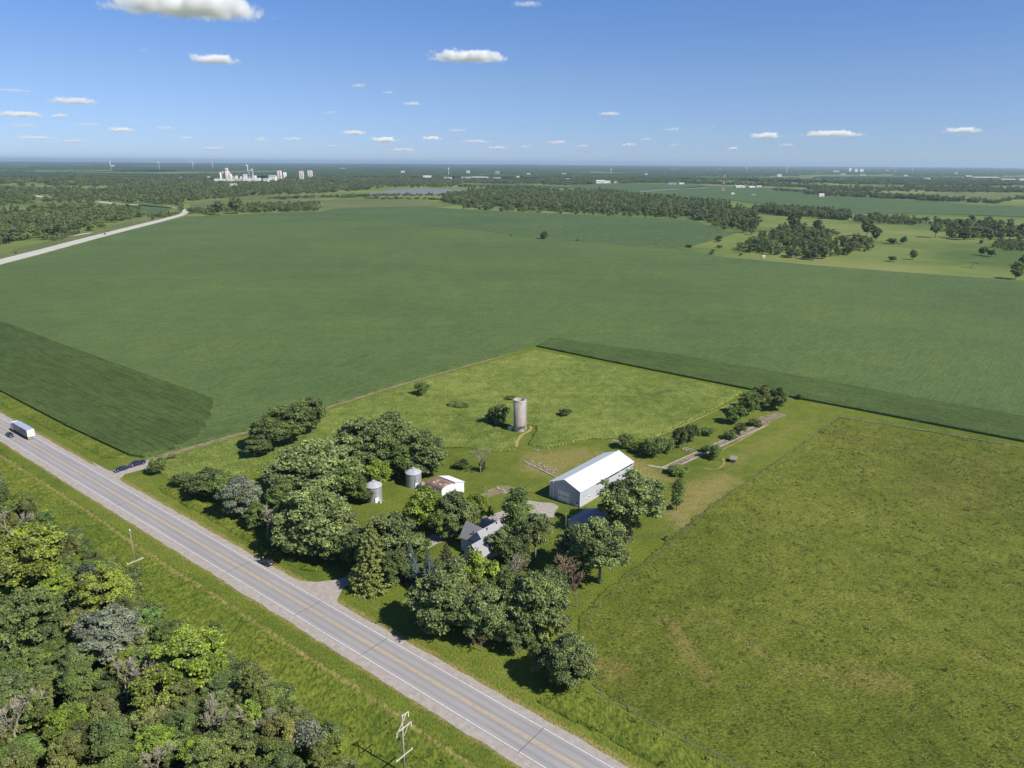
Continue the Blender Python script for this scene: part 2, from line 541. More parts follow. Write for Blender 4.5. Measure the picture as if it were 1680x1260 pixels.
    # foliage: colour comes from the object, spread from the leaf attribute
    def foliage(name, transl=0.22, instancer=False):
        t = NT(name)
        oi = t.n('ShaderNodeObjectInfo')
        col = oi.outputs['Color']
        tint = t.attr('tint')
        if isinstance(instancer, tuple):
            col = t.ramp(oi.outputs['Random'], [(0.0, instancer[0]), (0.6, instancer[1]), (1.0, instancer[2])])
        elif instancer:
            col = t.ramp(oi.outputs['Random'], [(0.0, (0.125, 0.173, 0.056)), (0.35, (0.165, 0.226, 0.064)), (0.6, (0.205, 0.271, 0.068)), (0.8, (0.234, 0.271, 0.108)), (1.0, (0.268, 0.325, 0.078))])
        c = t.mix(t.fac(tint, 0.0, 1.0), t.mix(0.0, col, col), col)
        hs = t.n('ShaderNodeHueSaturation', Color=c)
        t.set(hs, 'Hue', t.math('ADD', 0.488, t.math('MULTIPLY', t.math('FRACT', t.math('MULTIPLY', tint, 7.31)), 0.024)))
        t.set(hs, 'Value', t.math('ADD', 0.42, t.math('MULTIPLY', tint, 1.25)))  # leaf tone spread, widened to put sunlit spots and shaded gaps into the colour
        t.set(hs, 'Saturation', t.math('ADD', 0.78, t.math('MULTIPLY', t.math('FRACT', t.math('MULTIPLY', tint, 13.7)), 0.35)))
        return t.done(hs.outputs[0], 0.5, 0.4, 0, None, (transl, hs.outputs[0]))
    M['leaf'] = foliage('tree_leaves', 0.38)
    M['tuftleaf'] = M['leaf']
    for nm, cols in (('tuft_verge', ((0.085, 0.135, 0.016), (0.155, 0.200, 0.026), (0.23, 0.24, 0.04))), ('tuft_meadow', ((0.13, 0.185, 0.038), (0.22, 0.275, 0.056), (0.32, 0.34, 0.09))), ('tuft_pasture', ((0.094, 0.127, 0.022), (0.165, 0.193, 0.037), (0.286, 0.264, 0.088)))):
        M[nm] = foliage(nm, 0.25, cols)
    M['farleaf'] = foliage('woodland_leaves', 0.3, True)
    t = NT('canopy')
    c = t.ramp(t.noise(0.035, 5, 0.7), [(0.32, (0.022, 0.038, 0.018)), (0.5, (0.042, 0.066, 0.028)), (0.66, (0.085, 0.110, 0.045))])
    M['canopy'] = t.done(c, 0.95, 0.1, 0, t.bump(t.noise(0.07, 4, 0.7), 6.0))
    M['bark'] = plain('bark', (0.20, 0.175, 0.145), 0.95, 0.1, 0, 0.25, 2)
    M['deadbark'] = plain('bare_branches', (0.31, 0.275, 0.20), 0.95, 0.1, 0, 0.2, 2)
    M['redbark'] = plain('dry_reddish_branches', (0.26, 0.19, 0.125), 0.95, 0.1, 0, 0.2, 2)
    # cloud
    for key, dens, thr in (('cloud', 0.034, 0.0), ('mid_cloud', 0.014, 0.015), ('thin_cloud', 0.006, 0.04)):
        t = NT(key + '_vapour')
        tc = t.n('ShaderNodeTexCoord')
        g = t.n('ShaderNodeSeparateXYZ', Vector=tc.outputs['Generated'])
        ux = t.math('MULTIPLY', t.math('SUBTRACT', g.outputs[0], 0.5), 2.0)
        uy = t.math('MULTIPLY', t.math('SUBTRACT', g.outputs[1], 0.5), 2.0)
        uz = t.math('MULTIPLY', t.math('MULTIPLY', t.math('SUBTRACT', g.outputs[2], 0.22), 1.3), t.math('ADD', 0.35, t.math('MULTIPLY', t.noise(0.7, 2, 0.5, tc.outputs['Object']), 1.7)))
        r2 = t.math('ADD', t.math('ADD', t.math('MULTIPLY', ux, ux), t.math('MULTIPLY', uy, uy)), t.math('MULTIPLY', uz, uz))
        nz = t.noise(2.1, 7, 0.66, tc.outputs['Object'])
        k = t.math('SUBTRACT', nz, t.math('ADD', 0.30 + thr, t.math('MULTIPLY', r2, 0.42)))
        flat = t.fac(g.outputs[2], 0.0, 0.32)
        pv = t.n('ShaderNodeVolumePrincipled', Color=(1, 1, 1), Anisotropy=0.0)
        t.set(pv, 'Density', t.math('MULTIPLY', t.math('MULTIPLY', t.fac(k, 0.0, 0.26), flat), dens))
        o = t.n('ShaderNodeOutputMaterial')
        t.t.links.new(pv.outputs[0], o.inputs['Volume'])
        M[key] = t.m
    t = NT('haze_air')
    pv = t.n('ShaderNodeVolumePrincipled', Color=(0.62, 0.79, 1.0), Density=HAZE_DENSITY, Anisotropy=0.25)
    o = t.n('ShaderNodeOutputMaterial')
    t.t.links.new(pv.outputs[0], o.inputs['Volume'])
    M['haze'] = t.m


HAZE_DENSITY = 3.8e-5
setup_mats()

# ------------------------------------------------------------------ camera, sun, sky
cam = bpy.data.cameras.new('camera')
cam.sensor_fit = 'HORIZONTAL'
cam.sensor_width = 36
cam.lens = 36 * F / 1680
cam.clip_start = 1
cam.clip_end = 300000
co = bpy.data.objects.new('camera', cam)
COL.objects.link(co)
right = Vector((CR, SR * SP, SR * CP))
up = Vector((-SR, CR * SP, CR * CP))
fwd = Vector((0, CP, -SP))
Mx = Matrix((right, up, -fwd)).transposed().to_4x4()
Mx.translation = (0, 0, H)
co.matrix_world = Mx
SC.camera = co

SUN_AZ, SUN_EL = math.radians(-32), math.radians(45)
sd = Vector((math.cos(SUN_AZ) * math.cos(SUN_EL), math.sin(SUN_AZ) * math.cos(SUN_EL), math.sin(SUN_EL)))
sl = bpy.data.lights.new('sun', 'SUN')
sl.energy = 5.0
sl.angle = math.radians(0.53)
sl.color = (1.0, 0.95, 0.86)
so = bpy.data.objects.new('sun', sl)
COL.objects.link(so)
so.location = (0, 0, 400)
so.rotation_euler = sd.to_track_quat('Z', 'Y').to_euler()

W = bpy.data.worlds.new('World')
SC.world = W
W.use_nodes = True
wt = W.node_tree
wt.nodes.clear()
sky = wt.nodes.new('ShaderNodeTexSky')
sky.sky_type = 'NISHITA'
sky.sun_disc = False
sky.sun_elevation = SUN_EL
sky.sun_rotation = math.atan2(sd.x, sd.y)
sky.altitude = 300
sky.air_density = 1.0
sky.dust_density = 0.0
sky.ozone_density = 6.0
bg = wt.nodes.new('ShaderNodeBackground')
bg.inputs[1].default_value = 0.12
wo = wt.nodes.new('ShaderNodeOutputWorld')
tc = wt.nodes.new('ShaderNodeTexCoord')
sx_ = wt.nodes.new('ShaderNodeSeparateXYZ')
wt.links.new(tc.outputs['Generated'], sx_.inputs[0])
rp = wt.nodes.new('ShaderNodeValToRGB')        # clear summer air: deeper blue than the raw sky model
wt.links.new(sx_.outputs[2], rp.inputs[0])
rp.color_ramp.elements[0].position = 0.0
rp.color_ramp.elements[0].color = (0.40, 0.51, 0.82, 1)
rp.color_ramp.elements[1].position = 0.22
rp.color_ramp.elements[1].color = (0.49, 0.595, 0.79, 1)
e_ = rp.color_ramp.elements.new(0.10)
e_.color = (0.545, 0.565, 0.715, 1)
ml = wt.nodes.new('ShaderNodeMix')
ml.data_type = 'RGBA'
ml.blend_type = 'MULTIPLY'
ml.inputs[0].default_value = 1
wt.links.new(sky.outputs[0], ml.inputs[6])
wt.links.new(rp.outputs[0], ml.inputs[7])
wt.links.new(ml.outputs[2], bg.inputs[0])
wt.links.new(bg.outputs[0], wo.inputs[0])

SC.view_settings.view_transform = 'Standard'
SC.view_settings.look = 'None'
SC.view_settings.exposure = 0.35
SC.view_settings.gamma = 1
cy = SC.cycles
cy.use_denoising = True
cy.denoiser = 'OPENIMAGEDENOISE'
cy.denoising_input_passes = 'RGB_ALBEDO_NORMAL'
cy.max_bounces = 12
cy.sample_clamp_indirect = 4.0
cy.diffuse_bounces = 3
cy.transmission_bounces = 6
cy.volume_bounces = 10
cy.volume_max_steps = 512
cy.volume_step_rate = 0.6
cy.transparent_max_bounces = 8
SC.view_layers[0].cycles.use_denoising = True

# ------------------------------------------------------------------ road axis from the edge lines
fa, fb = np.array(P(0, 684)), np.array(P(1007, 1260))
na, nb = np.array(P(0, 713)), np.array(P(893, 1260))
rdir = (fb - fa) + (nb - na)
rdir /= np.hypot(*rdir)
rnrm = np.array([-rdir[1], rdir[0]])          # away from the camera, towards the farm
dF = float(np.mean([(fa @ rnrm), (fb @ rnrm)]))
dN = float(np.mean([(na @ rnrm), (nb @ rnrm)]))
RC = rnrm * (dF + dN) / 2
RW = (dF - dN) / 2
RANG = math.atan2(rdir[1], rdir[0])
A2 = math.radians(50.0)      # field lines running away to the right
A1 = math.radians(140.0)


def road_pt(s, o):
    q = RC + rdir * s + rnrm * o
    return (q[0], q[1])


# ------------------------------------------------------------------ layout polygons (ground plan, measured on the photograph)
FIELD = PP([(-260, 512), (0, 437), (60, 422), (180, 388), (305, 356), (345, 355), (420, 351), (530, 347), (548, 343), (600, 341),
            (690, 339), (760, 344), (930, 352), (1060, 357), (1135, 362), (1172, 373), (1206, 384), (1165, 396), (1112, 409), (1130, 414), (1200, 424),
            (1330, 436), (1480, 448), (1680, 462), (2050, 490)]).tolist()
NEAR_EDGE = PP([(2050, 798), (1680, 726), (1540, 699), (1380, 668), (1230, 640), (1000, 594), (880, 569)]).tolist()
FIELD_NEAR = PP([(700, 616), (560, 660), (420, 703), (300, 735), (238, 752), (212, 748), (110, 700), (0, 642), (-200, 545)]).tolist()
FIELD_POLY = np.array(FIELD + NEAR_EDGE + FIELD_NEAR)
CORN = PP([(-220, 470), (0, 528), (120, 573), (230, 613), (310, 642), (352, 657), (352, 672), (332, 718), (300, 735), (238, 752), (212, 748), (110, 700), (0, 642), (-220, 545)])
MEADOW = PP([(262, 756), (420, 708), (560, 666), (700, 622), (880, 575), (1000, 599), (1110, 621), (1222, 643), (1180, 668), (1100, 705), (1066, 722), (1015, 722), (975, 721),
             (935, 727), (900, 737), (864, 731), (876, 712), (880, 700), (850, 697), (825, 700), (822, 712), (850, 717), (846, 740), (800, 742), (760, 735), (700, 738),
             (640, 745), (560, 742), (480, 765), (400, 775), (330, 800), (275, 790), (250, 770)])
PASTURE = PP([(948, 1012), (985, 970), (1040, 930), (1095, 885), (1165, 828), (1255, 768), (1300, 738), (1376, 686), (1680, 735), (2000, 790),
              (2000, 1500), (1500, 1420), (1265, 1288), (1180, 1243), (1080, 1192), (1000, 1147), (965, 1120), (945, 1075)])
WOODS = PP([(-260, 660), (-60, 745), (30, 815), (90, 850), (160, 910), (215, 955), (270, 1010), (335, 1060), (420, 1105), (500, 1165), (560, 1215),
            (590, 1270), (620, 1400), (-420, 1400), (-420, 800)])

# ------------------------------------------------------------------ ground sheet


def axis(lo, hi, step, far, g=1.13):
    a = list(np.arange(lo, hi + step / 2, step))
    s = step
    while a[-1] < far:
        s *= g
        a.append(a[-1] + s)
    s = step
    b = []
    x = lo
    while x > -far:
        s *= g
        x -= s
        b.append(x)
    return np.array(b[::-1] + a)


gx = axis(-190, 250, 1.0, 42000)
gy = axis(90, 470, 1.0, 42000)
GX, GY = np.meshgrid(gx, gy)
far = np.hypot(GX, GY)
GZ = sstep(9000, 26000, far) * (fbm(GX / 5200, GY / 5200, 3, 4) - 0.30) * 75
GZ = np.maximum(GZ, 0)
nx, ny = len(gx), len(gy)
idx = np.arange(nx * ny).reshape(ny, nx)
faces = np.stack([idx[:-1, :-1], idx[:-1, 1:], idx[1:, 1:], idx[1:, :-1]], -1).reshape(-1, 4)
X, Y = GX.ravel(), GY.ravel()
me = np_mesh('ground', np.stack([X, Y, GZ.ravel()], -1), faces, M['ground'], True)
near = (far.ravel() < 620)


def nearfield(fn):
    out = np.zeros(len(X))
    out[near] = fn(X[near], Y[near])
    return out


def soft(poly, w):
    return lambda x, y: sstep(w, -w, sdist(x, y, PP(poly)))


def line(pts, w):
    return lambda x, y: sstep(w, w * 0.3, seg_dist(x, y, PP(pts)))


dry = np.zeros(len(X))
for poly, w, k in [([(1115, 790), (1190, 770), (1230, 790), (1180, 835), (1120, 870), (1075, 850)], 10, 0.78),
                   ([(980, 740), (1050, 745), (1090, 775), (1140, 800), (1050, 790), (960, 745)], 6, 0.72),
                   ([(850, 740), (960, 730), (1010, 745), (900, 790), (840, 775)], 8, 0.68),
                   ([(1160, 760), (1290, 690), (1360, 680), (1200, 790)], 8, 0.5),
                   ([(900, 590), (1080, 640), (1000, 690), (880, 640)], 12, 0.2)]:
    dry = np.maximum(dry, k * nearfield(soft(poly, w)))
# dry mown strips beside the road
o_ = (X - RC[0]) * rnrm[0] + (Y - RC[1]) * rnrm[1]
dry = np.maximum(dry, 0.8 * near * sstep(8.6, 6.2, np.abs(o_)))
dry = np.maximum(dry, 0.5 * near * sstep(1.2, 0.2, np.abs(o_ + 12.5)))
dirt = np.zeros(len(X))
for pts, w, k in [([(1085, 838), (1130, 852), (1110, 866)], 3.5, 0.48), ([(1120, 880), (1140, 860)], 2, 0.5),
                  ([(790, 815), (830, 800), (850, 806)], 4, 0.6), ([(870, 765), (905, 772), (935, 790)], 5, 0.5), ([(1005, 722), (1030, 724)], 3, 0.6),
                  ([(1045, 963), (1080, 925), (1110, 900)], 1.4, 0.5), ([(985, 1140), (1100, 1190), (1270, 1270)], 3.0, 0.42),
                  ([(700, 740), (745, 742), (790, 760)], 1.0, 0.5)]:
    dirt = np.maximum(dirt, k * nearfield(line(pts, w)))
mown = nearfield(lambda x, y: 1.0 - sstep(-3, 3, sdist(x, y, PP([(600, 850), (700, 760), (850, 735), (1220, 655), (1370, 680), (1160, 835), (950, 1010), (980, 1130), (700, 1080), (560, 960)]))))
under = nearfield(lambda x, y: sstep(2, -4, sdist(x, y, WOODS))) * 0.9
far_l = sstep(600, 800, far.ravel())
attr(me, 'dry', dry)
attr(me, 'dirt', dirt)
attr(me, 'mown', mown)
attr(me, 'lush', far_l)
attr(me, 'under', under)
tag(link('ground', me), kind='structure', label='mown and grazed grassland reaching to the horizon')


# ------------------------------------------------------------------ patches with real height
def patch(name, poly, res, hfn, mat, ang=A2, rag=0.6, dryfn=None, smooth=True, z0=0.02, fray=0.0):
    poly = np.asarray(poly)
    c, s = math.cos(-ang), math.sin(-ang)
    pu = poly[:, 0] * c - poly[:, 1] * s
    pv = poly[:, 0] * s + poly[:, 1] * c
    ru, rv = (res if hasattr(res, '__len__') else (res, res))
    U, V = np.meshgrid(np.arange(pu.min() - ru, pu.max() + ru, ru), np.arange(pv.min() - rv, pv.max() + rv, rv))
    x = U * math.cos(ang) - V * math.sin(ang)
    y = U * math.sin(ang) + V * math.cos(ang)
    jx = (fbm(x / 3, y / 3, 5, 3) - 0.5) * 2 * rag
    jy = (fbm(x / 3, y / 3, 9, 3) - 0.5) * 2 * rag
    if fray:
        fr = (vnoise(V / 1.52, V * 0 + 0.5, 19) - 0.5) * 2 * fray
        jx = jx + fr * math.cos(ang)
        jy = jy + fr * math.sin(ang)
    ins = pip(x + jx, y + jy, poly)
    er = ins.copy()
    er[1:-1, 1:-1] = ins[1:-1, 1:-1] & ins[:-2, 1:-1] & ins[2:, 1:-1] & ins[1:-1, :-2] & ins[1:-1, 2:]
    z = np.where(er, hfn(x, y, U, V), -0.03) + z0 * er
    ids = -np.ones(x.shape, np.int64)
    ids[ins] = np.arange(ins.sum())
    q = np.stack([ids[:-1, :-1], ids[:-1, 1:], ids[1:, 1:], ids[1:, :-1]], -1).reshape(-1, 4)
    q = q[(q >= 0).all(1)]
    vx, vy, vz = x[ins], y[ins], z[ins]
    me = np_mesh(name, np.stack([vx, vy, vz], -1), q, mat, smooth)
    attr(me, 'dry', dryfn(vx, vy) if dryfn else np.zeros(len(vx)))
    return link(name, me)


def grass_h(h, s1=2.5, s2=0.7, seed=1):
    return lambda x, y, u, v: h * (0.35 + 0.75 * fbm(x / s1, y / s1, seed, 3) * (0.5 + vnoise(u / s2, v / (s2 * 2.2), seed + 5)))


def pasture_dry(x, y):
    d = 0.42 * sstep(40, -25, sdist(x, y, PP([(1330, 690), (1440, 705), (1680, 760), (1680, 870), (1500, 830), (1400, 780)])))
    d = np.maximum(d, 0.6 * sstep(6, -3, seg_dist(x, y, PP([(1100, 1020), (1140, 1080), (1170, 1120)])) - 2))
    d = np.maximum(d, 0.55 * sstep(7, -2, seg_dist(x, y, PP([(990, 1095), (1010, 1105)])) - 2))
    d = np.maximum(d, 0.5 * sstep(10, -2, seg_dist(x, y, PP([(1150, 1010), (1300, 1100), (1460, 1120)])) - 2))
    return d + (fbm(x / 25, y / 25, 77, 4) - 0.5) * 0.5


tag(patch('pasture', PASTURE, 0.42, grass_h(0.32, 2.0, 0.6, 3), M['pasture'], A2, 0.8, pasture_dry), kind='stuff',
    label='clumpy grazed pasture with dry tan patches right of the farmstead', cat='pasture grass')
tag(patch('tall_grass', MEADOW, 0.5, grass_h(0.75, 3.0, 0.9, 8), M['meadow'], A2, 0.7,
          lambda x, y: (fbm(x / 18, y / 18, 31, 4) - 0.45) * 1.1), kind='stuff', label='unmown tall grass around the old silo', cat='tall grass')


def crop_h(h, pitch, amp, seed):
    return lambda x, y, u, v: h + amp * np.sin(2 * PI * v / pitch) + 0.30 * (fbm(u / 0.9, v / 0.9, seed, 3) - 0.5) + 0.25 * (fbm(x / 12, y / 12, seed + 3, 3) - 0.5)


tag(patch('corn_crop', CORN, (0.55, 0.19), crop_h(1.12, 0.76, 0.26, 4), M['corn'], RANG, 0.5, fray=2.5), kind='stuff',
    label='dark green row crop in the corner between road and dirt track', cat='crop rows')
HEAD = PP([(880, 569), (1000, 594), (1230, 640), (1380, 668), (1540, 699), (1680, 726), (2050, 798), (2050, 745), (1680, 686), (1500, 655), (1300, 617), (1100, 583), (905, 557)])
tag(patch('headland_crop', HEAD, (0.55, 0.25), crop_h(1.10, 0.76, 0.22, 14), M['head'], math.radians(139.5), 0.3), kind='stuff',
    label='darker headland band of crop rows along the far edge of the pasture', cat='crop rows')

# the big field: an outline slab with its own height
mb = MB()
top = [(x, y, 1.0) for x, y in FIELD_POLY]
bot = [(x, y, -0.02) for x, y in FIELD_POLY]
n_ = len(top)
mb.add(top + bot, [tuple(range(n_))] + [(i, i + n_, (i + 1) % n_ + n_, (i + 1) % n_) for i in range(n_)])
fo = mb.build('crop_field', M['soy'])
tri = fo.modifiers.new('tri', 'TRIANGULATE')
tag(fo, 'broad green soybean field spreading behind the farm', 'crop field', kind='stuff')

# upper part of the field beyond the grass waterway
UP = PP([(420, 352), (530, 348), (548, 344), (690, 340), (760, 345), (930, 353), (1060, 358), (1135, 363), (1172, 374), (1203, 384), (1160, 396), (1108, 408), (1040, 402), (900, 392), (760, 376), (640, 366)])
mb = MB()
n_ = len(UP)
mb.add([(x, y, 1.12) for x, y in UP] + [(x, y, 0.9) for x, y in UP], [tuple(range(n_))] + [(i, i + n_, (i + 1) % n_ + n_, (i + 1) % n_) for i in range(n_)])
fo = mb.build('upper_crop_field', M['farcrop'])
fo.modifiers.new('tri', 'TRIANGULATE')
tag(fo, 'darker green crop field beyond the thin grass line with the lone tree', 'crop field', kind='stuff')


# ------------------------------------------------------------------ strips
def resample(pts, step):
    pts = [np.array(p, float) for p in pts]
    out = [pts[0]]
    for a, b in zip(pts[:-1], pts[1:]):
        L = np.hypot(*(b - a))
        k = max(1, int(L / step))
        out += [a + (b - a) * (i + 1) / k for i in range(k)]
    return np.array(out)


def smooth_line(pts, it=3):
    p = np.asarray(pts, float)
    for _ in range(it):
        q = [p[0]]
        for a, b in zip(p[:-1], p[1:]):
            q += [a * 0.75 + b * 0.25, a * 0.25 + b * 0.75]
        p = np.array(q + [p[-1]])
    return p


def strip(name, pts, w, z, mat, step=1.0, rag=0.3, seed=0, **kw):
    p = resample(pts, step)
    t = np.gradient(p, axis=0)
    t /= np.hypot(t[:, 0], t[:, 1])[:, None] + 1e-9
    nrm = np.stack([-t[:, 1], t[:, 0]], -1)
    s = np.arange(len(p)) * step
    w = np.interp(np.linspace(0, 1, len(p)), np.linspace(0, 1, len(w)), w) if hasattr(w, '__len__') else np.full(len(p), w)
    l = w / 2 + (fbm(s / 2.5, s * 0 + 1.3, seed, 3) - 0.5) * 2 * rag
    r = w / 2 + (fbm(s / 2.5, s * 0 + 7.7, seed + 3, 3) - 0.5) * 2 * rag
    L, Rr = p + nrm * l[:, None], p - nrm * r[:, None]
    k = len(p)
    vs = np.concatenate([np.c_[L, np.full(k, z)], np.c_[Rr, np.full(k, z)]])
    i = np.arange(k - 1)
    fs = np.stack([i + k, i + k + 1, i + 1, i], -1)
    o = link(name, np_mesh(name, vs, fs, mat))
    return tag(o, **kw)


def sheet(name, poly, z, mat, rag=0.5, step=1.0, seed=0, z1=None, **kw):
    p = resample(list(poly) + [poly[0]], step)[:-1]
    c = p.mean(0)
    d = p - c
    d /= np.hypot(d[:, 0], d[:, 1])[:, None]
    s = np.arange(len(p)) * step
    p = p + d * ((fbm(s / 2.5, s * 0 + 3.1, seed, 3) - 0.5) * 2 * rag)[:, None]
    mb = MB()
    mb.add([(a, b, z) for a, b in p], [tuple(range(len(p)))])
    o = mb.build(name, mat)
    o.modifiers.new('tri', 'TRIANGULATE')
    return tag(o, **kw)


def road_strip(name, s0, s1, o0, o1, z, mat, rag=0.0, seed=0, parent=None):
    k = int((s1 - s0) / 1.5) + 1
    s = np.linspace(s0, s1, k) - 0.0
    a = o0 + (fbm(s / 3, s * 0 + 2, seed, 3) - 0.5) * 2 * rag
    b = o1 + (fbm(s / 3, s * 0 + 9, seed + 1, 3) - 0.5) * 2 * rag
    vs = np.concatenate([np.c_[s, a, np.full(k, z)], np.c_[s, b, np.full(k, z)]])
    i = np.arange(k - 1)
    fs = np.stack([i, i + 1, i + k + 1, i + k], -1)
    o = link(name, np_mesh(name, vs, fs, mat), parent)
    if parent is None:
        o.location = (RC[0], RC[1], 0)
        o.rotation_euler = (0, 0, RANG)
    return o


S0, S1 = -420, 260
tag(road_strip('road_shoulder', S0, S1, -RW - 2.6, RW + 2.0, 0.035, M['gravel'], 0.35, 5), kind='structure')
tag(road_strip('road', S0, S1, -RW - 0.25, RW + 0.25, 0.045, M['road'], 0.03, 8), kind='structure')
lines = road_strip('road_markings', S0, S1, RW - 0.16, RW + 0.0, 0.053, M['white_paint'])
tag(lines, kind='structure')
road_strip('edge_line', S0, S1, -RW, -RW + 0.16, 0.053, M['white_paint'], parent=lines)
road_strip('centre_line', S0, S1, 0.08, 0.36, 0.053, M['yellow_paint'], parent=lines)
mb = MB()
d0 = S0
while d0 < S1:
    L = 3.2
    mb.add([(d0, -0.32, 0.053), (d0 + L, -0.32, 0.053), (d0 + L, -0.08, 0.053), (d0, -0.08, 0.053)], [(0, 1, 2, 3)])
    d0 += 4.0
mb.build('centre_line', M['yellow_paint'], lines)


def road_s(px, py):
    q = np.array(P(px, py)) - RC
    return float(q @ rdir)


mb = MB()
for px, py in [(868, 1217), (612, 1062), (392, 930), (505, 998), (214, 822)]:
    s = road_s(px, py)
    mb.add([(s - 0.10, -RW - 0.3, 0.057), (s + 0.07, -RW - 0.3, 0.057), (s + 0.22, RW + 0.2, 0.057), (s + 0.05, RW + 0.2, 0.057)], [(0, 1, 2, 3)])
mb.build('pavement_joint', M['joint'], lines)

# drives, tracks, paths
tag(sheet('gravel_approach', PP([(555, 950), (585, 940), (612, 930), (640, 938), (600, 950), (565, 962), (553, 985), (556, 1001), (500, 968), (472, 951), (520, 955)]), 0.030, M['gravel'], 0.4, 1.0, 3), kind='structure')
strip('gravel_drive', smooth_line(PP([(575, 950), (640, 925), (690, 895), (730, 878), (775, 862), (812, 850), (850, 838), (895, 836)])), 5.0, 0.026, M['gravel'], 1.0, 0.6, 6, kind='structure')
sheet('gravel_yard', PP([(818, 843), (838, 822), (870, 822), (905, 826), (918, 832), (908, 848), (870, 856), (840, 852)]), 0.022, M['gravel'], 0.9, 1.2, 13, kind='structure')
sheet('field_approach', PP([(150, 757), (176, 771), (192, 775), (225, 762), (246, 753), (262, 751), (250, 765), (228, 772), (205, 778), (196, 786), (212, 803), (236, 820), (200, 806)]), 0.024, M['gravel'], 0.3, 1.0, 21, kind='structure')
strip('dirt_track', smooth_line(PP([(236, 757), (300, 739), (420, 704), (520, 673), (640, 636), (760, 602), (870, 571)]), 2), [3.2, 3.6, 3.0, 2.2, 1.6, 1.2], 0.018, M['dirt'], 1.2, 0.5, 33, kind='structure')
strip('silo_path', smooth_line(PP([(846, 733), (849, 722), (856, 713), (866, 709), (873, 703), (868, 697)])), [1.8, 1.4, 1.1, 1.0], 0.03, M['path'], 0.6, 0.25, 41, kind='structure')
strip('field_edge_path', PP([(1376, 684), (1530, 709), (1680, 735), (2000, 795)]), 0.7, 0.3, M['dirt'], 1.5, 0.3, 47, kind='structure')

# ------------------------------------------------------------------ verges
S_, E_ = -330, 190


def verge_poly(o0, o1, s0, s1):
    return np.array([road_pt(s0, o0), road_pt(s1, o0), road_pt(s1, o1), road_pt(s0, o1)])


s_app = road_s(215, 778)
s_drv = road_s(560, 975)
s_drv0 = road_s(475, 950)
tag(patch('roadside_grass', verge_poly(-RW - 6.5, -RW - 26, S_, E_), 0.5, grass_h(0.8, 2.6, 0.8, 21), M['verge'], RANG, 0.8,
          lambda x, y: np.maximum((fbm(x / 9, y / 9, 41, 4) - 0.5) * 0.7, 0.72 * sstep(1.3, 0.2, np.abs((x - RC[0]) * rnrm[0] + (y - RC[1]) * rnrm[1] + RW + 8.2 + 1.2 * (fbm(x / 30, y / 30, 43, 2) - .5))))), kind='stuff', label='rough grass between the road and the lower wood', cat='verge grass')
FV = PP([(-200, 548), (0, 644), (110, 702), (208, 748), (195, 752), (165, 752), (120, 727), (60, 695), (0, 664), (-200, 572)])
tag(patch('bright_verge_grass', FV, 0.5, grass_h(0.55, 2.6, 0.8, 25), M['verge'], RANG, 0.6,
          lambda x, y: (fbm(x / 9, y / 9, 45, 4) - 0.4) * 0.7), kind='stuff', label='yellow-green verge grass between the row crop and the road', cat='verge grass')
FV2 = PP([(262, 795), (330, 822), (395, 862), (440, 890), (500, 925), (540, 938), (500, 940), (455, 922), (410, 893), (330, 845), (258, 805)])
tag(patch('hedge_verge_grass', FV2, 0.5, grass_h(0.7, 2.2, 0.7, 29), M['verge'], RANG, 0.6), kind='stuff', label='tall verge grass along the roadside hedge trees', cat='verge grass')
FV3 = PP([(870, 1150), (900, 1145), (960, 1130), (1010, 1160), (1100, 1215), (1250, 1295), (1230, 1320), (1120, 1285), (1010, 1222), (930, 1180)])
tag(patch('ditch_grass', FV3, 0.45, grass_h(0.85, 2.2, 0.7, 37), M['verge'], RANG, 0.6), kind='stuff', label='lush ditch grass between the road and the pasture fence', cat='verge grass')
DITCH = None

# ------------------------------------------------------------------ far land: fields, highway, lake


def fieldsheet(name, pts, mat, z, label, cat='field'):
    p = PP(pts)
    mb = MB()
    n = len(p)
    mb.add([(x, y, z) for x, y in p] + [(x, y, -0.05) for x, y in p], [tuple(range(n))] + [(i, i + n, (i + 1) % n + n, (i + 1) % n) for i in range(n)])
    o = mb.build(name, M[mat])
    o.modifiers.new('tri', 'TRIANGULATE')
    return tag(o, label, cat, kind='stuff')


fieldsheet('hay_meadow', [(530, 345), (532, 328), (560, 326), (640, 326), (700, 329), (722, 336), (730, 340), (690, 338), (600, 340), (548, 342)], 'yellowfield', 0.25, 'pale yellow-green hay meadow beyond the big field', 'hay field')
fieldsheet('hay_strip', [(310, 333), (420, 322), (530, 319), (560, 322), (500, 331), (400, 336), (345, 343), (312, 341)], 'yellowfield', 0.25, 'pale meadow strip behind the left tree row', 'hay field')
fieldsheet('far_bean_field', [(1050, 319), (1120, 309), (1160, 305), (1320, 310), (1350, 320), (1430, 325), (1560, 333), (1700, 341), (1900, 352), (1900, 368), (1680, 356), (1560, 352), (1450, 350), (1380, 352), (1330, 345), (1260, 335), (1160, 325), (1080, 325)], 'farcrop', 0.9, 'dark green far field right of the radio mast', 'crop field')
fieldsheet('town_edge_field', [(930, 306), (960, 302), (1050, 301), (1150, 303), (1160, 306), (1120, 310), (1050, 318), (1000, 312), (900, 307), (760, 304), (720, 302), (840, 301)], 'farcrop', 0.9, 'long far green field in front of the white town buildings', 'crop field')
fieldsheet('far_right_field', [(1440, 318), (1560, 317), (1700, 318), (1700, 328), (1640, 327), (1580, 322), (1470, 321)], 'yellowfield', 0.4, 'thin pale field between the far right tree lines', 'hay field')
fieldsheet('roadside_meadow', [(0, 416), (60, 400), (130, 384), (200, 366), (245, 354), (300, 346), (300, 350), (200, 374), (130, 392), (60, 411), (0, 427)], 'yellowfield', 0.15, 'yellowish meadow left of the far highway', 'hay field')
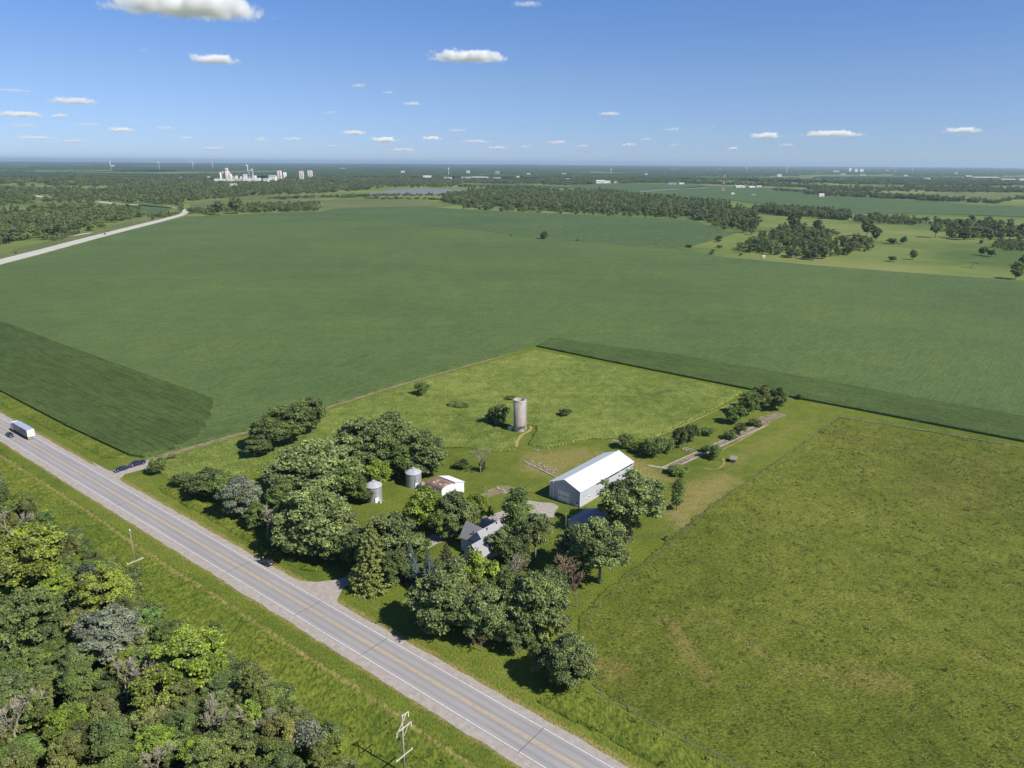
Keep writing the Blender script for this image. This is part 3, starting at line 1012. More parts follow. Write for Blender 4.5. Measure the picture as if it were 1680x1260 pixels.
fieldsheet('small_meadow', [(215, 343), (232, 335), (262, 337), (284, 341), (270, 348), (240, 354)], 'farcrop', 0.3, 'small green field beside the far highway bend', 'crop field')

strip('highway', smooth_line(PP([(-120, 462), (0, 430), (60, 415), (130, 396), (200, 378), (260, 363), (298, 353), (306, 348), (303, 344), (290, 341)])), [22, 22, 21, 20, 20, 18, 14, 10], 0.35, M['highway'], 6, 0.6, 3, kind='structure')
strip('highway_stretch', smooth_line(PP([(163, 331), (190, 335), (225, 336), (250, 339), (283, 341)])), 16, 0.3, M['highway'], 10, 0.6, 5, kind='structure')
strip('far_road', PP([(54, 321), (85, 325)]), 22, 0.3, M['highway'], 10, 0.6, 7, kind='structure')
strip('far_gravel_road', PP([(142, 311), (175, 311)]), 50, 0.3, M['highway'], 10, 0.6, 8, kind='structure')
strip('highway_lane', PP([(60, 384), (80, 388), (100, 390), (150, 382)]), 7, 0.25, M['highway'], 8, 0.6, 9, kind='structure')
strip('grass_waterway', smooth_line(PP([(440, 353), (560, 362), (680, 371), (800, 384), (893, 392), (960, 397), (1110, 409)])), [4, 5, 6, 6, 7], 1.22, M['yellowfield'], 8, 1.2, 12, kind='structure')
strip('field_lane', PP([(1050, 315), (1110, 311), (1160, 308)]), 12, 1.4, M['highway'], 10, 0.6, 14, kind='structure')
mb = MB()
lk = PP([(600, 318), (640, 312), (700, 310), (760, 312), (752, 316), (690, 320), (640, 321)])
mb.add([(x, y, 0.3) for x, y in lk], [tuple(range(len(lk)))])
tag(mb.build('lake_water', M['water']), kind='structure')
sheet('quarry_sand', PP([(880, 318), (905, 316), (935, 318), (932, 323), (900, 322)]), 0.4, M['sand'], 6, 10, 9, kind='structure')

# ------------------------------------------------------------------ foliage prototypes


def leaf_mesh(name, pts, nrm, size, tint, mats, rng, elong=1.25, trunk=None):
    n = len(pts)
    nrm = nrm / (np.linalg.norm(nrm, axis=1)[:, None] + 1e-9)
    r = rng.normal(size=(n, 3))
    a = np.cross(nrm, r)
    a /= np.linalg.norm(a, axis=1)[:, None] + 1e-9
    b = np.cross(nrm, a)
    sa = (size * elong * 0.5)[:, None]
    sb = (size * 0.5)[:, None]
    k = rng.uniform(0.55, 1.0, (n, 4, 1))
    lift = nrm * (size * 0.18)[:, None]
    v = np.stack([pts + a * sa * k[:, 0] - lift, pts + b * sb * k[:, 1] + lift, pts - a * sa * k[:, 2] - lift, pts - b * sb * k[:, 3] + lift], 1).reshape(-1, 3)
    f = np.arange(4 * n).reshape(n, 4)
    mi = np.zeros(n, np.int32)
    if trunk is not None:
        tv, tf = np.array(trunk.v), np.array([q for q in trunk.f if len(q) == 4])
        f = np.concatenate([f, tf + len(v)])
        v = np.concatenate([v, tv])
        mi = np.concatenate([mi, np.ones(len(tf), np.int32)])
        tint = np.concatenate([tint, np.zeros(len(tf))])
    me = np_mesh(name, v, f, mats, False, mi)
    attr(me, 'tint', tint, 'FACE')
    return me


def unit(rng, n):
    d = rng.normal(size=(n, 3))
    return d / np.linalg.norm(d, axis=1)[:, None]


def crown(name, seed, R, z0, z1, nl, nleaf, leaf, lob=0.36, flat=0.8, up=0.55, top=1.0, spread=0.66, mats=None, trunk=None):
    """crown of nl leaf masses between heights z0 and z1, radius R"""
    rng = np.random.default_rng(seed)
    ctr, rad = [], []
    zc, zh = (z0 + z1) / 2, (z1 - z0) / 2
    tries = 0
    while len(ctr) < nl and tries < 3000:
        tries += 1
        d = unit(rng, 1)[0]
        rr = rng.uniform(0.35, 1.0) ** 0.5 * (0.82 + 0.42 * fbm(np.array([d[0] * 1.6 + seed]), np.array([d[1] * 1.6 + d[2] * 2.1]), seed, 2)[0])
        rl = R * lob * rng.uniform(0.65, 1.3)
        w = 1.0 if d[2] < 0 else top
        c = np.array([d[0] * (R - rl * 0.8) * rr * w, d[1] * (R - rl * 0.8) * rr * w, zc + d[2] * (zh - rl * 0.7 * flat) * rr])
        if c[2] - rl * flat * 0.8 < z0 - 0.2:
            continue
        if any(np.linalg.norm((c - q) * (1, 1, 1.2)) < 0.62 * (rl + s) * spread for q, s in zip(ctr, rad)):
            continue
        ctr.append(c)
        rad.append(rl)
    ctr, rad = np.array(ctr), np.array(rad)
    w = rad ** 2
    cnt = np.maximum(8, (nleaf * w / w.sum()).astype(int))
    pts, nr, sz, tn = [], [], [], []
    for c, r, k in zip(ctr, rad, cnt):
        d = unit(rng, k)
        d[:, 2] = np.where(d[:, 2] < -0.2, -d[:, 2], d[:, 2])
        # twig clusters inside each mass
        lump = 0.84 + 0.40 * np.sin(d[:, 0] * 5 + seed) * np.cos(d[:, 1] * 4.3 + c[0]) * np.cos(d[:, 2] * 5.1 + c[2])
        q = rng.uniform(0.5, 1.08, k) ** 0.7 * lump
        q = np.where(rng.uniform(size=k) < 0.15, q * rng.uniform(1.05, 1.5, k), q)
        p = c + d * (q * r)[:, None] * (1, 1, flat)
        pts.append(p)
        nr.append(d * 0.85 + unit(rng, k) * 0.8 + np.array([0, 0, up]))
        sz.append(leaf * rng.uniform(0.55, 1.25, k))
        base = rng.uniform(0.15, 0.75)
        tn.append(np.clip(base + rng.normal(0, 0.27, k), 0, 1))
    return leaf_mesh(name, np.concatenate(pts), np.concatenate(nr), np.concatenate(sz), np.concatenate(tn), mats or M['leaf'], rng, trunk=trunk), ctr


def trunk_mesh(name, ctr, r0, z0, rng, mat=None, build=True, lean=0.0, nb=9):
    mb = MB()
    top = max(c[2] for c in ctr)
    fork = z0 * 0.8 + (top - z0) * 0.12
    mb.tube([(0, 0, -0.2), (0.03, 0.02, fork * 0.5), (lean, 0, fork)], [r0 * 1.25, r0 * 0.95, r0 * 0.85], 8)
    order = sorted(ctr, key=lambda c: -np.hypot(c[0], c[1]))
    for c in order[:nb]:
        m = np.array([c[0] * 0.45, c[1] * 0.45, fork + (c[2] - fork) * 0.6])
        mb.tube([(lean, 0, fork * 0.92), tuple(m), tuple(c)], [r0 * 0.5, r0 * 0.32, r0 * 0.12], 5)
    mb.tube([(lean, 0, fork), (lean * 1.5, 0.1, (fork + top) / 2), (lean, 0.1, top * 0.93)], [r0 * 0.7, r0 * 0.4, r0 * 0.1], 6)
    return mb.mesh(name, mat or M['bark'], True) if build else mb


def dead_mesh(name, seed, Hh, spread, r0, mat, depth=6):
    rng = random.Random(seed)
    mb = MB()

    def grow(p, d, L, r, k):
        q = p + d * L
        mid = p + d * L * 0.5 + Vector((rng.uniform(-1, 1), rng.uniform(-1, 1), 0)) * L * 0.06
        mb.tube([p, mid, q], [r, r * 0.8, r * 0.62], 5 if k > 2 else 4, 0, False)
        if k == 0:
            return
        for _ in range(rng.choice([2, 3, 3]) if k > 1 else 4):
            nd = (d + Vector((rng.gauss(0, spread), rng.gauss(0, spread), rng.gauss(0.12, 0.28)))).normalized()
            grow(p + d * L * rng.uniform(0.55, 1.0), nd, L * rng.uniform(0.6, 0.82), max(r * 0.6, 0.026), k - 1)
    grow(Vector((0, 0, -0.2)), Vector((0.03, 0.02, 1)), Hh * 0.30, r0, depth)
    return mb.mesh(name, mat, False)


def spruce_mesh(name, seed, Hh, R, tiers, leaf, per):
    rng = np.random.default_rng(seed)
    pts, nr, sz, tn = [], [], [], []
    for t in range(tiers):
        f = t / (tiers - 1)
        z = 0.5 + f * (Hh - 0.6)
        r = R * (1 - f) ** 0.85 + 0.12
        nb = max(5, int(11 * (1 - f) + 5))
        for b in range(nb):
            a = 2 * PI * (b + rng.uniform(-0.3, 0.3)) / nb + t * 0.7
            rl = r * rng.uniform(0.75, 1.12)
            k = max(4, int(per * rl / R))
            s = np.sqrt(rng.uniform(0.05, 1, k))
            w = 0.30 * rl * (1 - s * 0.65)
            px = s * rl
            py = rng.uniform(-1, 1, k) * w
            pz = z - 0.28 * px + 0.16 * px * s + rng.normal(0, 0.07, k)
            pts.append(np.stack([px * math.cos(a) - py * math.sin(a), px * math.sin(a) + py * math.cos(a), pz], -1))
            nr.append(np.array([math.cos(a) * 0.4, math.sin(a) * 0.4, 0.9]) + rng.normal(0, 0.45, (k, 3)))
            sz.append(leaf * rng.uniform(0.6, 1.2, k))
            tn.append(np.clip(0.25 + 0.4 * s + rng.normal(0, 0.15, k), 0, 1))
    return leaf_mesh(name, np.concatenate(pts), np.concatenate(nr), np.concatenate(sz), np.concatenate(tn), M['leaf'], rng, 1.7)


PROTO = {}
_r = np.random.default_rng(99)
for i in range(4):
    c, ctr = crown('crown', 100 + i, 5.0, 1.9, 10.5, 58, 15000, 0.42, 0.235, 0.8, spread=0.85)
    PROTO['broad%d' % i] = (c, trunk_mesh('trunk', ctr, 0.28, 1.9, _r), 5.0, 10.5)
for i in range(2):
    c, ctr = crown('crown', 140 + i, 5.0, 1.3, 7.5, 60, 14000, 0.42, 0.22, 0.6, spread=0.85)
    PROTO['spread%d' % i] = (c, trunk_mesh('trunk', ctr, 0.30, 1.3, _r), 5.0, 7.5)
for i in range(3):   # crowns leafy to the ground
    c, ctr = crown('crown', 180 + i, 5.0, 0.3, 10.5, 66, 16500, 0.42, 0.235, 0.85, spread=0.82)
    PROTO['full%d' % i] = (c, trunk_mesh('trunk', ctr, 0.28, 1.2, _r), 5.0, 10.5)
for i in range(2):   # open crown with a clear pale trunk
    c, ctr = crown('crown', 160 + i, 5.0, 3.2, 11.0, 42, 10500, 0.40, 0.23, 0.85, spread=1.0)
    PROTO['open%d' % i] = (c, trunk_mesh('trunk', ctr, 0.24, 3.2, _r, nb=14), 5.0, 11.0)
for i in range(4):
    c, ctr = crown('crown', 200 + i, 3.6, 0.3, 8.0, 40, 9500, 0.38, 0.26, 0.95, spread=0.8)
    PROTO['scrub%d' % i] = (c, trunk_mesh('trunk', ctr, 0.14, 1.2, _r, nb=6), 3.6, 8.0)
for i in range(3):
    c, ctr = crown('crown', 230 + i, 2.0, 0.0, 2.8, 14, 2400, 0.28, 0.38, 0.9)
    PROTO['bush%d' % i] = (c, trunk_mesh('stem', ctr, 0.06, 0.5, _r, nb=8), 2.0, 2.8)
c, ctr = crown('crown', 250, 1.9, 0.5, 10.0, 20, 5000, 0.30, 0.62, 1.1)
PROTO['column0'] = (c, trunk_mesh('trunk', ctr, 0.14, 1.0, _r), 1.9, 10.0)
mb = MB()
mb.tube([(0, 0, -0.2), (0, 0, 5), (0, 0, 11.2)], [0.24, 0.15, 0.03], 7)
sp_tr = mb.mesh('trunk', M['bark'], True)
PROTO['spruce0'] = (spruce_mesh('crown', 301, 11.5, 3.1, 26, 0.30, 46), sp_tr, 3.1, 11.5)
PROTO['spruce1'] = (spruce_mesh('crown', 302, 11.5, 2.7, 24, 0.32, 40), sp_tr, 2.7, 11.5)
for i in range(3):
    PROTO['dead%d' % i] = (None, dead_mesh('branches', 400 + i, 8.0, 0.42, 0.12, M['deadbark']), 3.5, 8.0)
PROTO['red0'] = (None, dead_mesh('branches', 431, 8.0, 0.5, 0.10, M['redbark']), 3.5, 8.0)
PROTO['red1'] = (None, dead_mesh('branches', 432, 8.0, 0.36, 0.10, M['redbark']), 3.5, 8.0)
for i in range(5):   # one-piece trees for the distance
    R_, z0_, z1_, nl_ = [(5, 0.8, 10, 13), (4.4, 0.6, 12, 12), (5.5, 0.6, 8.5, 14), (3.6, 0.4, 11, 11), (4.5, 0.2, 6, 11)][i]
    rg = np.random.default_rng(500 + i)
    _, ctr = crown('tmp', 500 + i, R_, z0_, z1_, nl_, 60, 1.0, 0.42)
    tr = trunk_mesh('t', ctr, 0.3, 1.2, rg, build=False, nb=4)
    c, _ = crown('far_crown', 500 + i, R_, z0_, z1_, nl_ + 8, 1300, 0.95, 0.32, 0.85, mats=[M['leaf'], M['bark']], trunk=tr)
    PROTO['far%d' % i] = (c, None, R_, z1_)

GREY = (0.237, 0.296, 0.093, 1)
DARK = (0.162, 0.218, 0.059, 1)
MIDG = (0.193, 0.272, 0.059, 1)
LIME = (0.268, 0.358, 0.038, 1)
OLIVE = (0.220, 0.254, 0.062, 1)
YELL = (0.282, 0.343, 0.048, 1)
BLUE = (0.135, 0.190, 0.165, 1)
SILV = (0.25, 0.285, 0.185, 1)
CEDR = (0.130, 0.135, 0.052, 1)

TREES = []   # (object, label candidates info)
USED = {}
SPECIES = {}


def place_tree(kind, x, y, w, h, col, name, label, cat='tree', group=None, rz=None):
    """tree of crown width w and height h standing at x, y"""
    cr, tr, R_, H_ = PROTO[kind]
    rz = random.uniform(0, 6.28) if rz is None else rz
    sx, sz = w / (2 * R_), h / H_
    if kind.startswith('far'):
        o = link(name, cr)
        o.location = (x, y, 0)
        o.rotation_euler = (0, 0, rz)
        o.scale = (sx, sx, sz)
        o.color = col
        return tag(o, label, cat, group)
    e = thing(name, label, cat, (x, y, 0), rz, group)
    e.scale = (sx, sx, sz)
    tn = 'branches' if cr is None else ('stem' if kind.startswith('bush') else 'trunk')
    link(tn, tr, e)
    if cr is not None:
        c = link('foliage' if kind.startswith('bush') else 'crown', cr, e)
        c.color = col
    return e


def px_tree(kind, bx, by, wpx, hpx, col, name, label, cat='tree', group=None, rz=None):
    x, y = P(bx, by)
    wpx *= 1.08
    depth = y * CP + H * SP
    v = (by - 630) / F
    return place_tree(kind, x, y, wpx * depth / F, max(0.5, hpx * depth / F / 0.92), col, name, label, cat, group, rz)


# ------------------------------------------------------------------ farmstead trees, one by one
FT = [
    # kind, base x, base y, crown width px, height px, colour, name, label
    ('broad0', 446, 738, 66, 52, DARK, 'oak_tree', 'dark broad oak at the left end of the tree trio beside the dirt track'),
    ('broad1', 478, 728, 72, 62, DARK, 'oak_tree', 'middle and bushiest dark oak of the trio beside the dirt track'),
    ('broad2', 510, 712, 56, 60, DARK, 'oak_tree', 'dark oak at the right end of the trio, reaching over the crop edge'),
    ('spread0', 425, 750, 46, 30, DARK, 'oak_tree', 'low dark oak sprawling left of the trio beside the dirt track'),
    ('dead0', 560, 738, 50, 44, DARK, 'dead_tree', 'leafless brown tree sticking out behind the grey-green grove'),
    ('full1', 592, 760, 84, 72, GREY, 'maple_tree', 'tall grey-green maple at the left end of the grove behind the grain bins'),
    ('full0', 645, 758, 80, 78, GREY, 'maple_tree', 'tallest rounded maple at the back of the grove behind the grain bins'),
    ('full0', 615, 775, 70, 70, GREY, 'maple_tree', 'maple in the middle of the grove just right of the wide spreading tree'),
    ('scrub1', 655, 785, 60, 60, MIDG, 'shade_tree', 'mid-green tree filling the gap between the two grain bins'),
    ('full2', 695, 779, 74, 72, GREY, 'maple_tree', 'grey-green tree leaning over the shaded grain bin'),
    ('scrub2', 712, 780, 36, 40, MIDG, 'shade_tree', 'small green tree between the shaded grain bin and the white shed'),
    ('scrub0', 622, 800, 46, 46, LIME, 'shade_tree', 'yellow-green tree right behind the sunlit grain bin'),
    ('spread0', 520, 815, 150, 80, GREY, 'shade_tree', 'very wide spreading layered tree left of the sunlit grain bin'),
    ('spread1', 566, 822, 78, 62, MIDG, 'shade_tree', 'dark spreading tree touching the sunlit grain bin on its left'),
    ('scrub3', 600, 824, 36, 26, DARK, 'shrub', 'dark shrub crouching at the foot of the sunlit grain bin'),
    ('full2', 522, 905, 124, 100, GREY, 'shade_tree', 'big round grey-green tree above the black parked car'),
    ('scrub1', 560, 890, 60, 60, MIDG, 'shade_tree', 'green tree on the right flank of the big round roadside tree'),
    ('scrub2', 480, 880, 60, 70, MIDG, 'shade_tree', 'green tree on the left flank of the big round roadside tree'),
    ('scrub0', 345, 815, 66, 42, DARK, 'hedge_tree', 'low dark hedge tree nearest the field approach in the roadside row'),
    ('scrub3', 370, 822, 50, 44, MIDG, 'hedge_tree', 'mid-green hedge tree squeezed left of the silvery one'),
    ('full0', 398, 845, 66, 62, SILV, 'hedge_tree', 'silvery-leaved round tree in the roadside hedge row'),
    ('dead1', 440, 886, 70, 78, DARK, 'dead_tree', 'leafless grey tree standing in the roadside hedge row'),
    ('scrub1', 424, 866, 44, 40, MIDG, 'hedge_tree', 'green hedge tree beneath the leafless grey tree'),
    ('scrub2', 468, 897, 50, 44, DARK, 'hedge_tree', 'dark hedge tree right of the leafless grey tree'),
    ('scrub0', 500, 902, 46, 44, DARK, 'hedge_tree', 'dark hedge tree left behind the black parked car'),
    ('scrub3', 548, 922, 56, 50, DARK, 'hedge_tree', 'dark hedge tree between the big round tree and the gravel approach'),
    ('scrub1', 566, 905, 60, 66, GREY, 'hedge_tree', 'grey-green hedge tree closing the gap left of the gravel approach'),
    ('full1', 470, 850, 60, 60, MIDG, 'hedge_tree', 'rounded green tree behind the leafless roadside tree'),
    ('scrub2', 330, 812, 40, 36, DARK, 'hedge_tree', 'short dark tree near the start of the hedge row'),
    ('bush0', 300, 797, 34, 22, DARK, 'bush', 'small dark bush at the left start of the roadside hedge row'),
    ('bush1', 320, 806, 36, 26, DARK, 'bush', 'dark bush between the hedge row start and the first hedge tree'),
    ('bush2', 258, 777, 32, 26, MIDG, 'bush', 'lone green bush beside the parked dark pickup'),
    ('bush0', 282, 754, 16, 8, MIDG, 'bush', 'tiny bush at the edge of the dirt track'),
    ('full1', 640, 935, 104, 92, GREY, 'shade_tree', 'tall grey-green tree rising behind the roadside spruce'),
    ('scrub0', 590, 930, 60, 60, DARK, 'shade_tree', 'dark tree overhanging the gravel approach'),
    ('scrub2', 685, 930, 46, 60, MIDG, 'shade_tree', 'green tree between the roadside spruce and the blue spruces'),
    ('spruce0', 612, 962, 74, 112, OLIVE, 'spruce_tree', 'tall olive-green spruce beside the gravel approach'),
    ('scrub1', 650, 962, 50, 60, DARK, 'shade_tree', 'dark leafy tree at the right foot of the tall roadside spruce'),
    ('spruce1', 674, 948, 34, 60, BLUE, 'blue_spruce', 'left of the two blue spruces in the front yard'),
    ('spruce1', 704, 972, 42, 66, BLUE, 'blue_spruce', 'right and larger blue spruce in the front yard'),
    ('scrub0', 698, 868, 66, 66, LIME, 'shade_tree', 'lime-green tree in front of the white shed'),
    ('full0', 750, 878, 72, 68, GREY, 'shade_tree', 'grey-green tree between the lime-green trees behind the house'),
    ('scrub1', 783, 862, 50, 54, LIME, 'shade_tree', 'lime-green tree just behind the grey house roof'),
    ('scrub3', 728, 885, 44, 50, MIDG, 'shade_tree', 'mid-green tree at the left of the shady lawn behind the house'),
    ('spruce0', 733, 950, 46, 62, CEDR, 'cedar_tree', 'brownish-green cedar left of the house gable'),
    ('scrub2', 722, 965, 44, 50, DARK, 'shade_tree', 'dark tree in front of the brownish cedar'),
    ('column0', 848, 878, 52, 72, MIDG, 'conifer_tree', 'cone-shaped dark tree between the house and the barn'),
    ('open0', 878, 918, 64, 78, GREY, 'shade_tree', 'slender open tree with a pale trunk right of the house'),
    ('broad2', 828, 918, 52, 56, GREY, 'shade_tree', 'grey-green tree covering the right end of the house roof'),
    ('scrub0', 846, 938, 56, 54, DARK, 'shade_tree', 'dark tree in front of the right end of the house'),
    ('open1', 1033, 878, 114, 96, GREY, 'shade_tree', 'large open grey-green tree in front of the barn side wall'),
    ('scrub1', 1020, 872, 60, 50, OLIVE, 'shade_tree', 'olive undergrowth tree below the large open tree by the barn'),
    ('open0', 983, 957, 100, 104, GREY, 'shade_tree', 'large open tree with a white trunk on the lawn by the pasture'),
    ('full0', 945, 930, 70, 66, GREY, 'shade_tree', 'grey-green tree behind the white-trunked lawn tree'),
    ('red0', 926, 982, 96, 92, DARK, 'dead_tree', 'reddish-brown leafless tree left of the white-trunked lawn tree'),
    ('red1', 946, 996, 60, 66, DARK, 'dead_tree', 'small leafless tree leaning towards the pasture'),
    ('scrub3', 790, 988, 68, 86, LIME, 'shade_tree', 'bright green tree directly in front of the house gable'),
    ('scrub2', 768, 958, 44, 34, MIDG, 'shade_tree', 'small green tree hiding the foot of the house gable'),
    ('scrub1', 815, 990, 56, 62, MIDG, 'shade_tree', 'mid-green tree right of the bright green one before the house'),
    ('dead2', 842, 985, 70, 92, DARK, 'dead_tree', 'grey leafless tree among the front yard trees'),
    ('red0', 868, 1000, 70, 84, DARK, 'dead_tree', 'reddish leafless tree in the middle of the front grove'),
    ('full0', 724, 1034, 104, 96, GREY, 'maple_tree', 'large silver-green maple at the road side of the front grove'),
    ('full0', 748, 1000, 70, 84, GREY, 'maple_tree', 'silver-green maple behind the large roadside maple'),
    ('full1', 800, 1050, 86, 92, GREY, 'maple_tree', 'silver-green maple in the middle of the front grove edge'),
    ('red1', 790, 1068, 46, 44, DARK, 'dead_tree', 'dry brown brush at the foot of the middle front maple'),
    ('scrub2', 838, 1020, 70, 90, DARK, 'shade_tree', 'dark green tree at the centre of the front grove'),
    ('full2', 884, 1045, 100, 110, GREY, 'maple_tree', 'tall grey-green tree at the pasture side of the front grove'),
    ('scrub0', 905, 1000, 60, 70, DARK, 'shade_tree', 'dark tree behind the tall pasture-side grove tree'),
    ('dead1', 858, 1055, 44, 60, DARK, 'dead_tree', 'pale leaning dead trunk in the dark of the front grove'),
    ('scrub1', 850, 1068, 56, 50, DARK, 'shade_tree', 'low dark tree at the foot of the front grove'),
    ('full0', 934, 1122, 88, 84, GREY, 'shade_tree', 'round grey-green tree at the corner nearest the pasture gate and road'),
    ('scrub2', 895, 1112, 60, 60, DARK, 'shade_tree', 'dark tree in the shadow left of the round corner tree'),
    ('column0', 1110, 836, 24, 50, MIDG, 'conifer_tree', 'small columnar tree on the lawn right of the barn'),
    ('dead2', 789, 775, 42, 48, DARK, 'dead_tree', 'bare grey tree standing alone left of the barn yard'),
    ('bush0', 793, 773, 16, 20, DARK, 'bush', 'dark bush at the foot of the lone bare tree'),
    ('bush1', 758, 768, 26, 14, DARK, 'bush', 'low bush left of the lone bare tree'),
    ('bush2', 720, 760, 20, 20, MIDG, 'bush', 'upright bush on the lawn edge behind the white shed'),
    ('bush0', 822, 697, 40, 34, DARK, 'bush', 'tall dark bush left of the old silo'),
    ('bush1', 810, 694, 26, 18, DARK, 'bush', 'low dark bush at the far left of the silo shrubs'),
    ('bush2', 854, 707, 16, 12, DARK, 'bush', 'bush growing against the foot of the silo'),
    ('bush1', 928, 683, 22, 12, DARK, 'bush', 'small dark bush alone in the tall grass right of the silo'),
    ('bush0', 694, 649, 28, 22, MIDG, 'bush', 'green bush alone in the tall grass near the dirt track'),
    ('bush2', 745, 667, 26, 7, MIDG, 'bush', 'flat weedy bush in the tall grass left of the silo'),
    ('bush1', 760, 668, 24, 6, MIDG, 'bush', 'flat weedy bush closer to the silo in the tall grass'),
    ('bush2', 836, 656, 18, 7, DARK, 'bush', 'low weeds behind the top of the silo'),
    ('bush0', 1028, 735, 30, 24, MIDG, 'bush', 'bush at the left end of the garden hedge behind the barn'),
    ('bush1', 1047, 742, 26, 16, MIDG, 'bush', 'low bush second from the left in the garden hedge'),
    ('bush2', 1070, 748, 42, 30, DARK, 'bush', 'largest dark bush of the garden hedge behind the barn'),
    ('bush0', 1093, 742, 30, 24, MIDG, 'bush', 'green bush right of the largest garden hedge bush'),
    ('scrub0', 1113, 735, 26, 34, DARK, 'shrub', 'tall shrub left of the broken concrete pad'),
    ('bush1', 1133, 724, 30, 26, DARK, 'bush', 'dark bush right behind the broken concrete pad'),
    ('bush2', 1160, 714, 22, 14, MIDG, 'bush', 'low bush midway along the concrete strip'),
    ('scrub1', 1206, 694, 34, 28, MIDG, 'shrub', 'sunlit shrub at the left of the far garden clump'),
    ('scrub2', 1228, 680, 36, 38, MIDG, 'shrub', 'tall green shrub in the middle of the far garden clump'),
    ('scrub3', 1246, 672, 34, 40, OLIVE, 'shrub', 'olive shrub near the right of the far garden clump'),
    ('scrub0', 1272, 672, 38, 36, DARK, 'shrub', 'dark shrub at the right end of the far garden clump'),
    ('bush0', 1240, 698, 26, 10, DARK, 'bush', 'low bush on the near edge of the concrete strip'),
    ('bush1', 1214, 712, 22, 18, DARK, 'bush', 'bushy weed clump beside the middle of the concrete strip'),
    ('bush2', 1198, 720, 24, 12, MIDG, 'bush', 'low weeds just left of the strip-side weed clump'),
    ('bush0', 1172, 752, 30, 22, MIDG, 'bush', 'lawn shrub left of the small grey shelter'),
    ('bush1', 1158, 741, 18, 10, MIDG, 'bush', 'weeds beside the near half of the concrete strip'),
    ('bush2', 1112, 778, 36, 13, MIDG, 'hedge', 'round low hedge at the near end of the concrete strip'),
    ('bush1', 1312, 655, 12, 8, DARK, 'bush', 'tiny bush on the lawn near the crop edge'),
    ('scrub2', 893, 393, 15, 13, DARK, 'lone_tree', 'lone dark tree on the grass line in the middle of the big field'),
    ('bush0', 837, 388, 5, 3, DARK, 'bush', 'tiny bush left of the lone field tree'),
    ('bush1', 948, 396, 6, 3, DARK, 'bush', 'tiny bush right of the lone field tree'),
]
LAND = []      # landmarks for describing the crowd: (px, py, phrase)
for kind, bx, by, w, h, col, name, label in FT:
    cat = {'bush': 'bush', 'shrub': 'shrub', 'hedge': 'hedge', 'dead_tree': 'dead tree'}.get(name, 'tree')
    jit = random.uniform(0.9, 1.12)
    col = tuple(q * jit for q in col[:3]) + (1,)
    px_tree(kind, bx, by, w, h, col, name, label, cat, 'trees and shrubs of the farmstead')

# the wood below the road: specimens first
WS = [
    ('broad0', 55, 975, 118, 110, YELL, 'yellow_green_tree', 'big yellow-green tree at the left edge of the lower wood', 'the big yellow-green tree'),
    ('broad3', 178, 1010, 92, 78, YELL, 'yellow_green_tree', 'yellow-green tree above the silvery tree in the lower wood', 'the upper yellow-green tree'),
    ('broad1', 318, 1135, 118, 100, LIME, 'yellow_green_tree', 'large lime tree right of the tall bare tree in the lower wood', 'the large lime tree'),
    ('scrub0', 258, 1172, 80, 80, YELL, 'yellow_green_tree', 'yellow-green tree below the tall bare tree in the lower wood', 'the lower yellow-green tree'),
    ('broad2', 182, 1085, 100, 88, SILV, 'silver_poplar', 'silvery-white topped poplar in the middle of the lower wood', 'the silvery poplar'),
    ('scrub2', 152, 968, 44, 44, (0.11, 0.13, 0.10, 1), 'silver_poplar', 'small grey-leaved tree near the left utility pole', 'the small grey-leaved tree'),
    ('spread0', 50, 1065, 120, 90, DARK, 'dark_tree', 'wide dark layered tree at the left edge of the photo', 'the wide dark layered tree'),
    ('dead0', 22, 892, 76, 80, DARK, 'dead_tree', 'bare greyish tree at the top left corner of the lower wood', 'the top left bare tree'),
    ('dead1', 212, 1160, 90, 128, DARK, 'dead_tree', 'tall bare grey tree in the middle of the lower wood', 'the tall bare tree'),
    ('dead2', 28, 1222, 110, 100, DARK, 'dead_tree', 'wide bare tree with white limbs at the bottom left of the photo', 'the bottom left bare tree'),
    ('dead1', 346, 1210, 70, 100, DARK, 'dead_tree', 'slim bare tree leaning right in the lower wood', 'the slim bare tree'),
    ('dead0', 428, 1218, 84, 84, DARK, 'dead_tree', 'forked bare tree near the lower right of the wood', 'the forked bare tree'),
    ('dead2', 258, 1285, 80, 80, DARK, 'dead_tree', 'bare tree cut off by the bottom edge of the photo', 'the bottom edge bare tree'),
    ('red0', 226, 1030, 54, 44, DARK, 'dead_tree', 'reddish dry tree right of the upper yellow-green tree', 'the reddish dry tree'),
    ('red1', 292, 1090, 46, 44, DARK, 'dead_tree', 'small reddish dry tree right of the silvery poplar', 'the small reddish dry tree'),
    ('bush1', 214, 960, 40, 26, DARK, 'bush', 'dark bush at the foot of the left utility pole', 'the pole-foot bush'),
    ('scrub1', 355, 1058, 30, 40, DARK, 'dark_tree', 'small dark tree standing in the grass in front of the wood', 'the small dark verge tree'),
    ('bush1', 505, 1230, 60, 44, SILV, 'grey_shrub', 'grey-green willow shrub left of the right utility pole', 'the grey willow shrub'),
]
occupied = []
for kind, bx, by, w, h, col, name, label, ph in WS:
    x, y = P(bx, by)
    o = px_tree(kind, bx, by, w, h, col, name, label, 'dead tree' if name == 'dead_tree' else 'tree', 'trees of the wood below the road')
    occupied.append((x, y, 2.2 if name == 'dead_tree' else 3.0))
    LAND.append((bx, by - h / 2, ph))
LAND.append((222, 905, 'the left utility pole'))
cand = []
lo, hi = WOODS.min(0), WOODS.max(0)
rg = np.random.default_rng(21)
crowd = []
